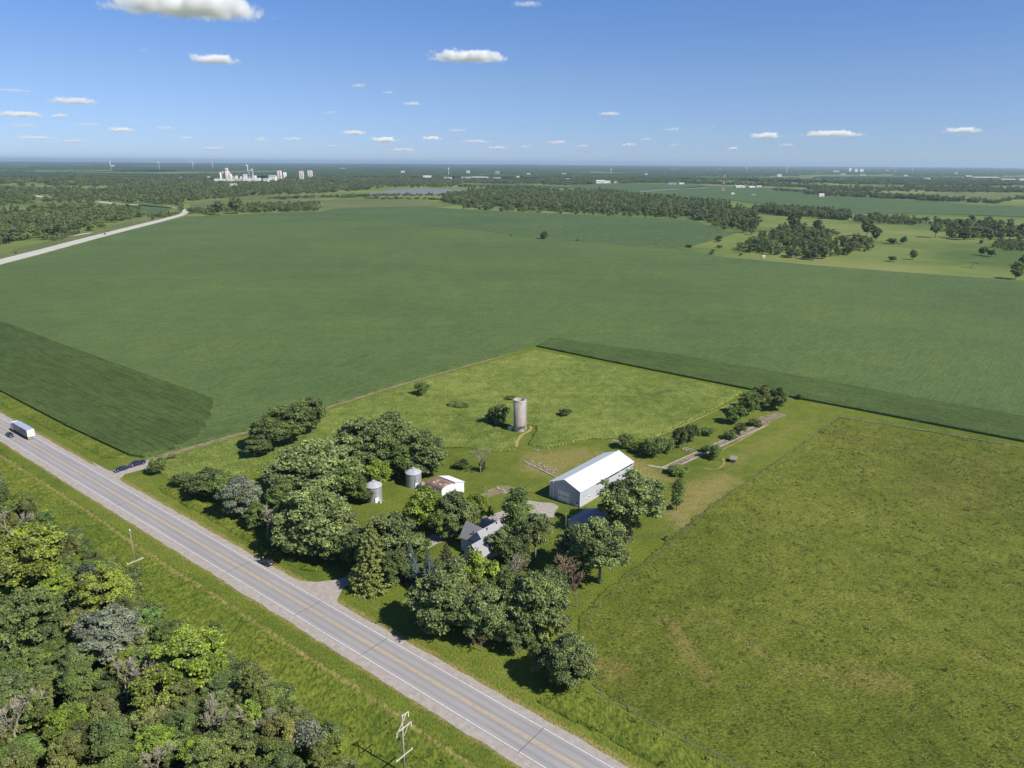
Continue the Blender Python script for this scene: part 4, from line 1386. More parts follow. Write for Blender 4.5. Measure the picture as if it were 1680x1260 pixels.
for _ in range(9000):
    x, y = rg.uniform(lo[0], hi[0]), rg.uniform(lo[1], hi[1])
    px, py, dd = proj(x, y, 4)
    if not (-60 < px < 900 and py < 1330 and dd > 20):
        continue
    edge = -float(sdist(np.array([x]), np.array([y]), WOODS)[0])
    if edge < 1.0:
        continue
    rad = rg.uniform(1.7, 2.9) if edge < 6 else rg.uniform(2.2, 3.9)
    if any((x - a) ** 2 + (y - b) ** 2 < (0.72 * (rad + r)) ** 2 for a, b, r in occupied):
        continue
    occupied.append((x, y, rad))
    crowd.append((x, y, rad, edge))
DIRS = ['right of', 'right of and below', 'below', 'left of and below', 'left of', 'left of and above', 'above', 'right of and above']
SEEN = set()


def describe(adj, px, py, land, tail, sx=1.0):
    """a label from the colour and the nearest landmarks in the picture, unused so far"""
    near_ = sorted(land, key=lambda l: (l[0] - px) ** 2 + (l[1] - py) ** 2)
    for l in near_:
        d = math.hypot(l[0] - px, l[1] - py)
        k = int(round(math.atan2(py - l[1], px - l[0]) / (PI / 4))) % 8
        rank = 'close' if d < 45 * sx else ('just' if d < 85 * sx else ('some way' if d < 150 * sx else 'far'))
        s = '%s %s %s %s%s' % (adj, rank, DIRS[k], l[2], tail)
        s = s.replace('close ', 'close by and ')
        if len(s.split()) <= 16 and s not in SEEN:
            SEEN.add(s)
            return s
    return None


SPECS = [(MIDG, 'mid-green', 0.40), (DARK, 'dark green', 0.26), (OLIVE, 'olive-green', 0.16), (LIME, 'bright green', 0.10), (GREY, 'grey-green', 0.08)]
crowd.sort(key=lambda q: q[1])
for x, y, rad, edge in crowd:
    u = rg.uniform()
    for col, adj, pr in SPECS:
        u -= pr
        if u <= 0:
            break
    hgt = rg.uniform(2.6, 4.5) if edge < 4 else rg.uniform(4.5, 8.5)
    kind = 'scrub%d' % rg.integers(4) if rg.uniform() < 0.72 else 'broad%d' % rg.integers(4)
    if kind.startswith('broad'):
        hgt *= 1.1
    if edge < 4 and rg.uniform() < 0.6:
        kind = 'bush%d' % rg.integers(3)
        hgt = rg.uniform(1.6, 3.2)
    px, py, dd = proj(x, y, hgt * 0.6)
    size = 'small' if rad < 2.3 else ('large' if rad > 3.2 else 'medium')
    noun = 'scrub tree' if kind.startswith('scrub') else ('bush' if kind.startswith('bush') else 'leafy tree')
    lb = describe('%s %s %s' % (size, adj, noun), px, py, LAND, ' in the wood') or '%s %s %s in the wood below the road' % (size, adj, noun)
    jit = rg.uniform(0.8, 1.2)
    place_tree(kind, x, y, rad * 2.25, hgt, (col[0] * jit * rg.uniform(0.85, 1.15), col[1] * jit, col[2] * jit, 1),
               noun.replace(' ', '_'), lb, 'bush' if noun == 'bush' else 'tree', 'trees of the wood below the road')
N_WOOD = len(crowd)

# ------------------------------------------------------------------ trees of the middle distance
MT = [  # polygons of wooded ground: points, spacing m, height range, colours, tag phrase
    ([(722, 331), (735, 321), (800, 315), (900, 318), (1000, 316), (1040, 322), (1120, 330), (1180, 336), (1232, 352), (1250, 372), (1236, 386), (1200, 378), (1180, 365), (1120, 357), (1060, 354), (960, 349), (850, 343), (760, 337)], 15, (7, 17), 0.85, 'the tree belt along the top of the field'),
    ([(1198, 418), (1225, 398), (1262, 388), (1280, 372), (1320, 372), (1380, 388), (1420, 398), (1444, 404), (1420, 414), (1380, 420), (1330, 428), (1270, 420), (1240, 414)], 12, (4, 14), 0.6, 'the scrubby grove beyond the field corner'),
    ([(1232, 350), (1240, 344), (1300, 346), (1392, 354), (1396, 362), (1330, 358), (1260, 352)], 12, (11, 18), 0.85, 'the tall dark tree row'),
    ([(1395, 360), (1440, 356), (1500, 362), (1560, 366), (1550, 372), (1470, 368), (1410, 366)], 14, (6, 12), 0.7, 'the low tree row'),
    ([(1552, 395), (1560, 372), (1620, 370), (1700, 376), (1700, 398), (1650, 396), (1600, 394)], 19, (9, 20), 0.55, 'the tall loose trees at the right edge'),
    ([(1625, 406), (1640, 396), (1700, 400), (1700, 412), (1650, 412)], 9, (4, 7), 0.8, 'the brush at the right edge'),
    ([(305, 352), (345, 350), (420, 349), (526, 346), (524, 338), (430, 340), (360, 346), (320, 348)], 15, (8, 15), 0.9, 'the tree row at the left end of the field'),
    ([(-60, 412), (0, 402), (60, 391), (110, 384), (150, 370), (215, 360), (238, 352), (225, 343), (160, 346), (60, 358), (-60, 366)], 14, (8, 16), 0.95, 'the wood left of the far highway'),
    ([(78, 392), (110, 387), (135, 381), (120, 388), (90, 396)], 7, (3, 6), 1.0, 'the hedge beside the far highway'),
    ([(238, 358), (262, 352), (296, 350), (290, 353), (250, 361)], 10, (4, 8), 0.7, 'the hedge near the highway bend'),
]
MS = [  # single trees: kind, base, w, h, colour, label
    ('broad1', 1422, 388, 22, 26, DARK, 'tall dark tree standing left of the pasture pair'),
    ('scrub0', 1436, 394, 16, 20, DARK, 'slimmer tree right of the tall dark pasture tree'),
    ('bush0', 1463, 400, 17, 9, DARK, 'dark rounded bush right of the pasture pair'),
    ('bush1', 1482, 400, 12, 11, DARK, 'upright bush in the middle of the far pasture'),
    ('bush2', 1464, 429, 14, 9, DARK, 'small dark bush low in the far pasture, left one'),
    ('scrub1', 1498, 426, 13, 15, GREY, 'grey-green shrub low in the far pasture, right one'),
    ('open1', 1534, 390, 20, 22, GREY, 'open grey-green tree left of the tall right-edge trees'),
    ('bush0', 1610, 400, 8, 6, DARK, 'tiny round bush below the tall right-edge trees'),
    ('bush1', 1612, 419, 14, 13, DARK, 'left half of the dark bush pair near the right edge'),
    ('bush2', 1626, 421, 14, 12, DARK, 'right half of the dark bush pair near the right edge'),
    ('scrub2', 1666, 458, 22, 28, GREY, 'grey-green tree cut by the right edge beside the crop'),
    ('scrub3', 1680, 436, 18, 18, GREY, 'shrub at the right edge above the grey-green tree'),
    ('dead1', 1594, 440, 24, 16, DARK, 'small bare tree alone in the far pasture'),
    ('broad0', 1340, 378, 15, 16, DARK, 'round tree poking out behind the scrubby grove'),
    ('broad2', 1302, 378, 22, 28, DARK, 'tallest dark tree at the back of the scrubby grove'),
    ('bush0', 1131, 406, 13, 5, DARK, 'flat bush at the tip of the grass wedge'),
    ('bush1', 1178, 397, 12, 5, DARK, 'upper bush on the grass wedge'),
    ('bush2', 1181, 407, 11, 5, DARK, 'middle bush on the grass wedge'),
    ('bush0', 1170, 412, 8, 3, DARK, 'lower left bush on the grass wedge'),
    ('bush1', 1168, 417, 10, 4, DARK, 'lowest bush on the grass wedge beside the crop'),
    ('bush2', 1215, 420, 6, 5, DARK, 'small bush left of the white hut'),
    ('bush1', 26, 416, 5, 3, DARK, 'tiny bush on the meadow beside the far highway'),
    ('broad3', 388, 351, 22, 26, GREY, 'tallest grey-green tree in the left end tree row'),
    ('broad2', 360, 353, 20, 22, GREY, 'grey-green tree second from the left in the end row'),
]
ML = [(1422, 375, 'the tall dark pasture tree'), (1482, 394, 'the pasture bush'), (893, 388, 'the lone field tree'), (1350, 322, 'the white gabled house'), (1253, 421, 'the white hut'),
      (1186, 305, 'the red and white mast'), (985, 300, 'the white town buildings'), (915, 320, 'the sand pit'), (172, 384, 'the far highway car'), (303, 350, 'the highway bend'),
      (388, 338, 'the grey-green row tree'), (1534, 380, 'the open grey-green tree'), (1666, 445, 'the right edge tree'), (1302, 365, 'the grove back tree'), (690, 315, 'the lake'), (526, 342, 'the row end'),
      (1594, 432, 'the small bare tree'), (1131, 404, 'the wedge tip bush'), (1213, 350, 'the belt corner'), (1440, 330, 'the dark far field'), (60, 350, 'the left wood'), (845, 335, 'the belt middle')]
mocc = []
for kind, bx, by, w, h, col, label in MS:
    nm = 'bush' if kind.startswith('bush') else ('dead_tree' if kind.startswith('dead') else 'pasture_tree')
    px_tree(kind, bx, by, w, h, col, nm, label, nm.replace('_', ' ').replace('pasture ', ''), 'trees of the middle distance')
    mocc.append((*P(bx, by), 4))
mid = []
for poly, spc, (h0, h1), fill, phr in MT:
    pp = PP(poly)
    lo, hi = pp.min(0), pp.max(0)
    area = abs(sum(pp[i][0] * pp[(i + 1) % len(pp)][1] - pp[(i + 1) % len(pp)][0] * pp[i][1] for i in range(len(pp)))) / 2
    nt = int(area / spc ** 2 * fill * 1.25)
    k = 0
    loc = []
    for _ in range(nt * 40):
        if k >= nt:
            break
        x, y = rg.uniform(lo[0], hi[0]), rg.uniform(lo[1], hi[1])
        if not pip(np.array([x]), np.array([y]), pp)[0]:
            continue
        px, py, dd = proj(x, y, 0)
        if px < -80 or px > 1760:
            continue
        if any((x - a) ** 2 + (y - b) ** 2 < (spc * 0.62) ** 2 for a, b in loc[-400:]):
            continue
        if fill < 0.98 and float(fbm(np.array([x / 38.0]), np.array([y / 38.0]), 91, 3)[0]) < 0.5 - 0.16 * fill:
            continue
        loc.append((x, y))
        k += 1
        hgt = rg.uniform(h0, h1)
        mid.append((hgt * 1190 / dd, x, y, hgt, min(spc * rg.uniform(0.75, 1.35), hgt * 1.15), phr))
mid.sort(reverse=True)
BUDGET = max(60, 292 - N_WOOD - len(WS) - sum(1 for q in FT if q[6] not in ('bush', 'shrub', 'hedge')))
MCOL = [((0.115, 0.158, 0.056, 1), 'dark green'), ((0.150, 0.205, 0.064, 1), 'mid-green'), ((0.185, 0.215, 0.105, 1), 'grey-green'), ((0.205, 0.255, 0.070, 1), 'light green')]
pts_rest = []
for i, (s_, x, y, hgt, w, phr) in enumerate(mid):
    if i < BUDGET:
        c, adj = MCOL[rg.choice(4, p=[0.42, 0.3, 0.18, 0.10])]
        px, py, dd = proj(x, y, hgt * 0.5)
        size = 'tall' if hgt > 12.5 else ('low' if hgt < 7 else 'middling')
        short = phr.replace('the ', 'of the ', 1)
        lb = describe('%s %s tree' % (size, adj), px, py, ML, '', 1.0) or '%s %s tree %s' % (size, adj, short)
        j = rg.uniform(0.85, 1.15)
        place_tree('far%d' % rg.integers(4), x, y, w, hgt, (c[0] * j, c[1] * j, c[2] * j, 1), 'distant_tree', lb, 'tree', 'trees of the middle distance')
    else:
        pts_rest.append((x, y, w, hgt))

def instanced(name, pts, protos, label, cat='woodland', mat='farleaf'):
    col = bpy.data.collections.new(name + '_kinds')
    for k in protos:
        cr = (PROTO[k][0] if isinstance(k, str) else k).copy()
        cr.materials.clear()
        cr.materials.append(M[mat])
        cr.materials.append(M['bark'])
        o = bpy.data.objects.new('single_plant', cr)
        o.scale = (1, 1, 1)
        col.objects.link(o)
    pts = np.array(pts)
    me = bpy.data.meshes.new(name)
    me.vertices.add(len(pts))
    me.vertices.foreach_set('co', np.c_[pts[:, :2], np.zeros(len(pts))].astype(np.float32).ravel())
    sc = me.attributes.new('tree_size', 'FLOAT_VECTOR', 'POINT')
    sc.data.foreach_set('vector', np.c_[pts[:, 2] / 9.5, pts[:, 2] / 9.5, pts[:, 3] / 10].astype(np.float32).ravel())
    o = link(name, me)
    g = bpy.data.node_groups.new(name, 'GeometryNodeTree')
    g.interface.new_socket('Geometry', in_out='INPUT', socket_type='NodeSocketGeometry')
    g.interface.new_socket('Geometry', in_out='OUTPUT', socket_type='NodeSocketGeometry')
    N = g.nodes
    gi, go = N.new('NodeGroupInput'), N.new('NodeGroupOutput')
    iop = N.new('GeometryNodeInstanceOnPoints')
    ci = N.new('GeometryNodeCollectionInfo')
    ci.inputs['Collection'].default_value = col
    ci.inputs['Separate Children'].default_value = True
    ci.inputs['Reset Children'].default_value = True
    na = N.new('GeometryNodeInputNamedAttribute')
    na.data_type = 'FLOAT_VECTOR'
    na.inputs['Name'].default_value = 'tree_size'
    rv = N.new('FunctionNodeRandomValue')
    rv.data_type = 'FLOAT_VECTOR'
    rv.inputs[0].default_value = (0, 0, 0)
    rv.inputs[1].default_value = (0, 0, 6.28)
    L = g.links.new
    L(gi.outputs[0], iop.inputs['Points'])
    L(ci.outputs[0], iop.inputs['Instance'])
    iop.inputs['Pick Instance'].default_value = True
    L(na.outputs[0], iop.inputs['Scale'])
    L(rv.outputs[0], iop.inputs['Rotation'])
    L(iop.outputs[0], go.inputs[0])
    md = o.modifiers.new('trees', 'NODES')
    md.node_group = g
    return tag(o, label, cat, kind='stuff')



# ------------------------------------------------------------------ tufts and weeds standing in the grass
def tuft_mesh(name, seed, n, spread, hgt, leaf):
    r2 = np.random.default_rng(seed)
    p = np.c_[r2.normal(0, spread, (n, 2)), np.zeros(n)]
    p[:, 2] = hgt * r2.uniform(0.15, 1, n) * np.exp(-(p[:, 0] ** 2 + p[:, 1] ** 2) / (2.5 * spread ** 2))
    nn = np.c_[r2.normal(0, 1, (n, 2)), np.full(n, 0.7)]
    return leaf_mesh(name, p, nn, leaf * r2.uniform(0.6, 1.3, n), r2.uniform(0.2, 1, n), M['tuftleaf'], r2, 1.9)


def scatter_on(name, polys, dens, size, label, ramp_shift, cat, seed, meshes, lim=lambda x, y: np.ones(len(x), bool)):
    r2 = np.random.default_rng(seed)
    pts = []
    for poly in polys:
        poly = np.asarray(poly)
        a, b = poly.min(0), poly.max(0)
        a, b = np.maximum(a, (-330, 90)), np.minimum(b, (330, 480))
        n = int(dens * (b[0] - a[0]) * (b[1] - a[1]))
        x, y = r2.uniform(a[0], b[0], n), r2.uniform(a[1], b[1], n)
        clump = fbm(x / 7, y / 7, seed, 3)
        k = pip(x, y, poly) & (sdist(x, y, poly) < -0.6) & (clump + r2.uniform(-.2, .2, n) > 0.45)
        z = (y * CP + H * SP) / F
        k &= (np.abs(x / (y * CP + H * SP)) < 0.76) & lim(x, y)
        pts.append(np.c_[x[k], y[k], size * r2.uniform(0.6, 1.5, k.sum()), size * r2.uniform(0.6, 1.4, k.sum())])
    pts = np.concatenate(pts)
    instanced(name, np.c_[pts[:, 0], pts[:, 1], pts[:, 2] * 9.5, pts[:, 3] * 10], meshes, label, cat, ramp_shift)


T_A = [tuft_mesh('grass_tuft', 700 + i, 26, 0.38, 0.75, 0.26) for i in range(3)]
T_W = [tuft_mesh('weed_tuft', 710 + i, 34, 0.5, 1.0, 0.30) for i in range(3)]
V_N = verge_poly(-RW - 8.5, -RW - 27, S_, E_)
scatter_on('wood_undergrowth', [WOODS], 0.16, 1.0, 'leafy undergrowth filling the gaps of the lower wood', 'farleaf', 'undergrowth', 84, ['bush0', 'bush1', 'bush2'])
scatter_on('verge_weeds', [V_N, FV2, FV3], 0.55, 0.95, 'weeds and tall tufts in the roadside grass', 'tuft_verge', 'weeds', 81, T_A + T_W)
scatter_on('meadow_tufts', [MEADOW], 0.42, 0.9, 'tufts of tall grass around the old silo', 'tuft_meadow', 'grass tufts', 82, T_A)
scatter_on('pasture_tufts', [PASTURE], 0.5, 0.85, 'tussocks of pasture grass', 'tuft_pasture', 'grass tufts', 83, T_A)
# ------------------------------------------------------------------ far woodland as one mass
CLEAR = [PP(p) for p in [
    [(300, 356), (300, 331), (420, 321), (530, 317), (600, 312), (700, 308), (770, 308), (760, 345), (545, 347)],
    [(215, 345), (235, 333), (290, 339), (300, 350), (250, 358)],
    [(130, 314), (140, 309), (176, 309), (178, 314)], [(50, 325), (54, 319), (90, 322), (86, 328)],
    [(150, 344), (160, 329), (290, 338), (250, 346)],
    [(0, 303), (30, 303), (34, 309), (0, 309)],
    [(740, 306), (760, 300), (930, 304), (1050, 300), (1160, 302), (1320, 308), (1350, 319), (1430, 324), (1560, 332), (1700, 340), (1900, 350), (1900, 420), (1250, 420), (1230, 345), (1180, 332), (1050, 321), (990, 313), (830, 308)],
    [(1430, 320), (1440, 316), (1720, 316), (1720, 330), (1600, 327), (1480, 323)],
    [(868, 324), (880, 315), (938, 315), (938, 325)],
    [(1270, 305), (1360, 302), (1560, 304), (1740, 306), (1740, 310), (1500, 307)],
]]
mfield = np.array(FIELD_POLY)
wood = []
nw = 52000
rr_ = np.sqrt(rg.uniform(1050 ** 2, 6200 ** 2, nw))
th = rg.uniform(math.radians(50), math.radians(130), nw)
wx, wy = rr_ * np.cos(th), rr_ * np.sin(th)
ok = ~pip(wx, wy, mfield)
for c in CLEAR:
    ok &= ~pip(wx, wy, c)
for p in MT:
    ok &= ~pip(wx, wy, PP(p[0]))
hw = PP([(-120, 462), (0, 430), (130, 396), (260, 363), (306, 350)])
ok &= seg_dist(wx, wy, hw) > 45
ok &= ~pip(wx, wy, PP([(0, 470), (-80, 430), (0, 405), (130, 385), (240, 356), (310, 346), (310, 360), (100, 420)]))
# openings between the woods
dens = fbm(wx / 420, wy / 750, 61, 4)
ok &= (dens > np.where(wx < -0.02 * wy, 0.405, 0.45)) | (rg.uniform(size=nw) < 0.06)
# nothing between the big field and the right pasture
ok &= ~pip(wx, wy, PP([(1100, 420), (1205, 385), (1250, 345), (1700, 370), (2100, 400), (2100, 500), (1680, 470)]))
for x, y in zip(wx[ok], wy[ok]):
    s = 1 + min(1.4, max(0, (math.hypot(x, y) - 1500) / 2500))
    wood.append((x, y, rg.uniform(9, 14) * s ** 0.9, rg.uniform(8, 15) * (1 + 0.12 * (s - 1))))
# hedgerows and belts on the right
for a, b, n_, hh in [((1270, 312), (1360, 318), 60, 10), ((1320, 318), (1420, 324), 80, 12), ((1400, 322), (1640, 334), 170, 12), ((1290, 306), (1440, 309), 90, 11), ((1440, 309), (1700, 316), 130, 10),
                     ((1640, 331), (1700, 322), 40, 9), ((760, 306), (930, 309), 60, 8), ((1000, 318), (1050, 322), 24, 12), ((1380, 300), (1700, 303), 120, 12), ((560, 322), (760, 320), 90, 7), ((440, 326), (620, 322), 80, 7), ((600, 326), (740, 327), 50, 5)]:
    for _ in range(n_):
        t = rg.uniform()
        x, y = P(a[0] + (b[0] - a[0]) * t, a[1] + (b[1] - a[1]) * t + rg.normal(0, 0.6))
        wood.append((x, y, rg.uniform(8, 20), rg.uniform(0.6, 1.3) * hh))


# ------------------------------------------------------------------ buildings of the farm


def gable_shell(mb, x0, x1, y0, y1, ze, zr, mi=0, gi=1, axis='x'):
    """walls with gable ends; ridge along axis"""
    if axis == 'x':
        ym = (y0 + y1) / 2
        mb.add([(x0, y0, 0), (x1, y0, 0), (x1, y0, ze), (x0, y0, ze)], [(0, 1, 2, 3)], mi)
        mb.add([(x0, y1, 0), (x1, y1, 0), (x1, y1, ze), (x0, y1, ze)], [(3, 2, 1, 0)], mi)
        for x, o in ((x0, 1), (x1, 0)):
            f = (4, 3, 2, 1, 0) if not o else (0, 1, 2, 3, 4)
            mb.add([(x, y1, 0), (x, y0, 0), (x, y0, ze), (x, ym, zr), (x, y1, ze)], [f], gi)
    else:
        xm = (x0 + x1) / 2
        mb.add([(x0, y0, 0), (x0, y1, 0), (x0, y1, ze), (x0, y0, ze)], [(3, 2, 1, 0)], mi)
        mb.add([(x1, y0, 0), (x1, y1, 0), (x1, y1, ze), (x1, y0, ze)], [(0, 1, 2, 3)], mi)
        for y in (y0, y1):
            mb.add([(x0, y, 0), (x1, y, 0), (x1, y, ze), (xm, y, zr), (x0, y, ze)], [(0, 1, 2, 3, 4)], gi)


def slope(mb, a, b, c, d, th=0.14, mi=0):
    """roof plane through four corners, thickness th upwards"""
    a, b, c, d = map(Vector, (a, b, c, d))
    n = (b - a).cross(d - a).normalized()
    if n.z < 0:
        n = -n
    lo_ = [a, b, c, d]
    mb.add([tuple(q) for q in lo_] + [tuple(q + n * th) for q in lo_], [(0, 3, 2, 1), (4, 5, 6, 7), (0, 1, 5, 4), (1, 2, 6, 5), (2, 3, 7, 6), (3, 0, 4, 7)], mi)


# --- the big steel barn
bx, by = P(951, 833)
barn = thing('steel_barn', 'large grey steel barn with a white roof and overhead door', 'barn', (bx, by, 0), A2)
BL_, BW_, BE_, BR_ = 32.0, 11.9, 5.5, 7.9
mb = MB()
gable_shell(mb, 0, BL_, 0, BW_, BE_, BR_)
mb.build('wall', [M['barn_wall'], M['barn_gable']], barn)
mb = MB()
ov = 0.35
zo = (BR_ - BE_) / (BW_ / 2) * ov
slope(mb, (-ov, -ov, BE_ - zo + 0.02), (BL_ + ov, -ov, BE_ - zo + 0.02), (BL_ + ov, BW_ / 2, BR_ + 0.02), (-ov, BW_ / 2, BR_ + 0.02))
slope(mb, (-ov, BW_ + ov, BE_ - zo + 0.02), (BL_ + ov, BW_ + ov, BE_ - zo + 0.02), (BL_ + ov, BW_ / 2, BR_ + 0.02), (-ov, BW_ / 2, BR_ + 0.02))
rf = mb.build('roof', M['barn_roof'], barn)
mb = MB()
mb.box((BL_ / 2, BW_ / 2, BR_ + 0.17), (BL_ + 0.8, 0.5, 0.06))
mb.build('ridge_cap', M['white'], rf)
mb = MB()
for cx_, cy_ in ((0, 0), (BL_, 0), (0, BW_), (BL_, BW_)):
    mb.box((cx_, cy_, BE_ / 2 - 0.05), (0.2, 0.2, BE_ - 0.25))
mb.build('corner_trim', M['white'], barn)
mb = MB()
mb.box((-0.05, 6.2, 1.9), (0.10, 4.7, 3.8))
dr = mb.build('overhead_door', M['white'], barn)
for k in range(4):
    MB().box((-0.115, 4.45 + k * 1.16, 2.15), (0.03, 0.55, 0.34)).build('window', M['glass'], dr)
mb = MB()
for z in (0.95, 1.9, 2.85):
    mb.box((-0.108, 6.2, z), (0.012, 4.66, 0.05))
mb.build('panel_seam', M['far_grey'], dr)
mb = MB()
mb.box((-0.05, 0.95, 1.05), (0.10, 1.15, 2.1))
dr = mb.build('entry_door', M['white'], barn)
MB().box((-0.115, 0.95, 1.5), (0.03, 0.6, 0.75)).build('window', M['glass'], dr)
MB().box((-0.13, 1.35, 1.0), (0.06, 0.06, 0.12)).build('handle', M['dark'], dr)
for x in (3.4, 5.2):
    MB().box((x, -0.05, 1.75 + (x - 3.4) * 0.25), (1.0, 0.09, 0.85)).build('window_frame', M['white'], barn)
    MB().box((x + 0.08, -0.11, 1.7 + (x - 3.4) * 0.25), (0.62, 0.03, 0.42)).build('window', M['glass'], barn)
for a_, b_ in ((9.2, 12.0), (12.6, 23.2), (23.9, 31.6)):
    MB().box(((a_ + b_) / 2, -0.06, BE_ - 0.62), (b_ - a_, 0.08, 0.42)).build('light_panel', M['dark'], barn)
mb = MB()
mb.tube([(-0.45, 10.2, 0), (-0.45, 10.2, 6.6)], 0.09, 8)
mb.box((-0.3, 10.2, 1.6), (0.2, 0.45, 0.7))
mb.build('service_mast', M['white'], barn)

# --- the grey-roofed garage in the tree shade
gx_, gy_ = P(966, 880)
gar = thing('garage', 'low grey-roofed garage half hidden in the tree shade below the barn', 'garage', (gx_, gy_, 0), A2)
mb = MB()
gable_shell(mb, 0, 9.5, 0, 7.5, 2.7, 4.1)
mb.build('wall', [M['siding'], M['siding']], gar)
mb = MB()
slope(mb, (-.3, -.4, 2.58), (9.8, -.4, 2.58), (9.8, 3.75, 4.12), (-.3, 3.75, 4.12))
slope(mb, (-.3, 7.9, 2.58), (9.8, 7.9, 2.58), (9.8, 3.75, 4.12), (-.3, 3.75, 4.12))
mb.build('roof', M['shingle'], gar)
mb = MB()
mb.box((-0.04, 4.6, 1.1), (0.08, 2.7, 2.2))
dr = mb.build('overhead_door', M['white'], gar)
MB().box((-0.04, 1.3, 1.0), (0.08, 0.95, 2.0)).build('entry_door', M['white'], gar)
MB().box((4.5, -0.04, 1.5), (1.1, 0.08, 0.8)).build('window', M['glass'], gar)

# --- the farmhouse
hx, hy = P(790, 934)
hs = thing('farmhouse', 'pale blue-grey farmhouse with grey shingle cross gables among the trees', 'house', (hx, hy, 0), A2)
mb = MB()
hs.scale = (0.87, 0.87, 0.9)
gable_shell(mb, 0, 4.5, 0, 7.4, 4.0, 7.0)                       # front wing
gable_shell(mb, 4.5, 14.5, 1.8, 9.6, 4.9, 8.7)                  # main block
gable_shell(mb, 4.6, 10.0, 5.7, 13.2, 4.9, 8.6, axis='y')       # cross wing
gable_shell(mb, 14.5, 18.0, 3.6, 8.8, 3.2, 6.2)                 # rear wing
mb.build('wall', [M['siding'], M['siding']], hs)
mb = MB()


def roofx(x0, x1, y0, y1, ze, zr, o=0.35):
    ym = (y0 + y1) / 2
    dz = (zr - ze) / (ym - y0) * o
    slope(mb, (x0, y0 - o, ze - dz + .02), (x1, y0 - o, ze - dz + .02), (x1, ym, zr + .02), (x0, ym, zr + .02))
    slope(mb, (x0, y1 + o, ze - dz + .02), (x1, y1 + o, ze - dz + .02), (x1, ym, zr + .02), (x0, ym, zr + .02))


roofx(-0.35, 7.0, 0, 7.4, 4.0, 7.0)
roofx(4.2, 14.8, 1.8, 9.6, 4.9, 8.7)
roofx(14.4, 18.3, 3.6, 8.8, 3.2, 6.2)
dz = (8.6 - 4.9) / 2.7 * 0.35
slope(mb, (4.25, 5.7, 4.9 - dz), (4.25, 13.5, 4.9 - dz), (7.3, 13.5, 8.62), (7.3, 5.7, 8.62))
slope(mb, (10.35, 5.7, 4.9 - dz), (10.35, 13.5, 4.9 - dz), (7.3, 13.5, 8.62), (7.3, 5.7, 8.62))
rf = mb.build('roof', M['shingle'], hs)
for vx, vy, vz in ((5.6, 8.6, 7.0), (8.2, 5.0, 8.5), (13.0, 5.2, 8.5), (16.5, 5.2, 6.4)):
    MB().tube([(vx, vy, vz - 0.4), (vx, vy, vz + 0.55)], 0.16, 8).build('vent_pipe', M['dark'], rf)
mb = MB()
for a, b in (((-0.37, -0.37, 3.72), (-0.37, 3.7, 7.02)), ((-0.37, 7.77, 3.72), (-0.37, 3.7, 7.02))):
    mb.tube([a, b], 0.11, 4)
mb.build('fascia', M['white'], rf)
for yy, zz, hh in ((5.2, 1.6, 1.7), (2.9, 3.7, 1.5), (1.9, 3.7, 1.5)):
    fr = MB().box((-0.04, yy, zz), (0.08, 0.85, hh)).build('window_frame', M['white'], hs)
    MB().box((-0.095, yy, zz), (0.03, 0.68, hh - 0.16)).build('window', M['glass'], hs)
for xx in (1.4, 3.2):
    MB().box((xx, -0.05, 1.9), (0.85, 0.09, 1.4)).build('window', M['glass'], hs)
for xx in (7.5, 11.0):
    MB().box((xx, 1.75, 2.2), (0.9, 0.09, 1.4)).build('window', M['glass'], hs)
MB().box((13.2, 1.75, 1.05), (1.0, 0.1, 2.1)).build('front_door', M['white'], hs)

# --- the white shed with the rusty arched roof
sx_, sy_ = P(725, 824)
sh = thing('white_shed', 'white shed with a rusty arched roof and a white lean-to', 'shed', (sx_, sy_, 0), A2)
SW, SL, SE, SRr = 6.0, 7.2, 4.4, 0.85
arc = [(SW * (0.5 - 0.5 * math.cos(PI * k / 10)), SE + SRr * math.sin(PI * k / 10) ** 0.85) for k in range(11)]
mb = MB()
sec = [(0, 0)] + arc + [(SW, 0)]
for y, rev in ((0, False), (SL, True)):
    f = tuple(range(len(sec)))
    mb.add([(x, y, z) for x, z in sec], [f if rev else f[::-1]])
mb.add([(0, 0, 0), (0, SL, 0), (0, SL, SE), (0, 0, SE)], [(3, 2, 1, 0)])
mb.add([(SW, 0, 0), (SW, SL, 0), (SW, SL, SE), (SW, 0, SE)], [(0, 1, 2, 3)])
mb.build('wall', M['shed_white'], sh)
mb = MB()
prof = [(x + (-0.12 if k == 0 else 0.12 if k == 10 else 0), z + 0.03) for k, (x, z) in enumerate(arc)]
prof = prof + [(x, z + 0.08) for x, z in prof[::-1]]
mb.loft([[(x, -0.25, z) for x, z in prof], [(x, SL + 0.25, z) for x, z in prof]])
rf = mb.build('roof', M['rust'], sh)
MB().box((1.25, 4.8, 5.16), (0.6, 0.5, 0.25)).build('roof_vent', M['white'], rf)
MB().box((1.2, 2.0, 5.16), (0.8, 0.9, 0.06), 0, 0, Matrix.Rotation(-0.5, 3, 'Y')).build('roof_patch', M['white'], rf)
mb = MB()
lt = [(SW + 0.01, 0), (SW + 4.4, 0), (SW + 4.4, 3.6), (SW + 0.01, 5.0)]
mb.loft([[(x, 0.02, z) for x, z in lt], [(x, SL - 0.02, z) for x, z in lt]])
ln = mb.build('lean_to', M['shed_white'], sh)
mb = MB()
slope(mb, (SW + 4.7, -.2, 3.53), (SW + 4.7, SL + .2, 3.53), (SW - 0.2, SL + .2, 5.09), (SW - 0.2, -.2, 5.09), 0.08)
mb.build('lean_to_roof', M['white'], ln)
MB().box((7.6, -0.03, 1.5), (2.6, 0.08, 3.0)).build('sliding_door', M['white'], sh)
mb = MB()
for x in (6.2, 8.95):
    mb.box((x, -0.09, 1.55), (0.07, 0.04, 3.1))
mb.build('door_trim', M['far_grey'], sh)

# --- grain bins


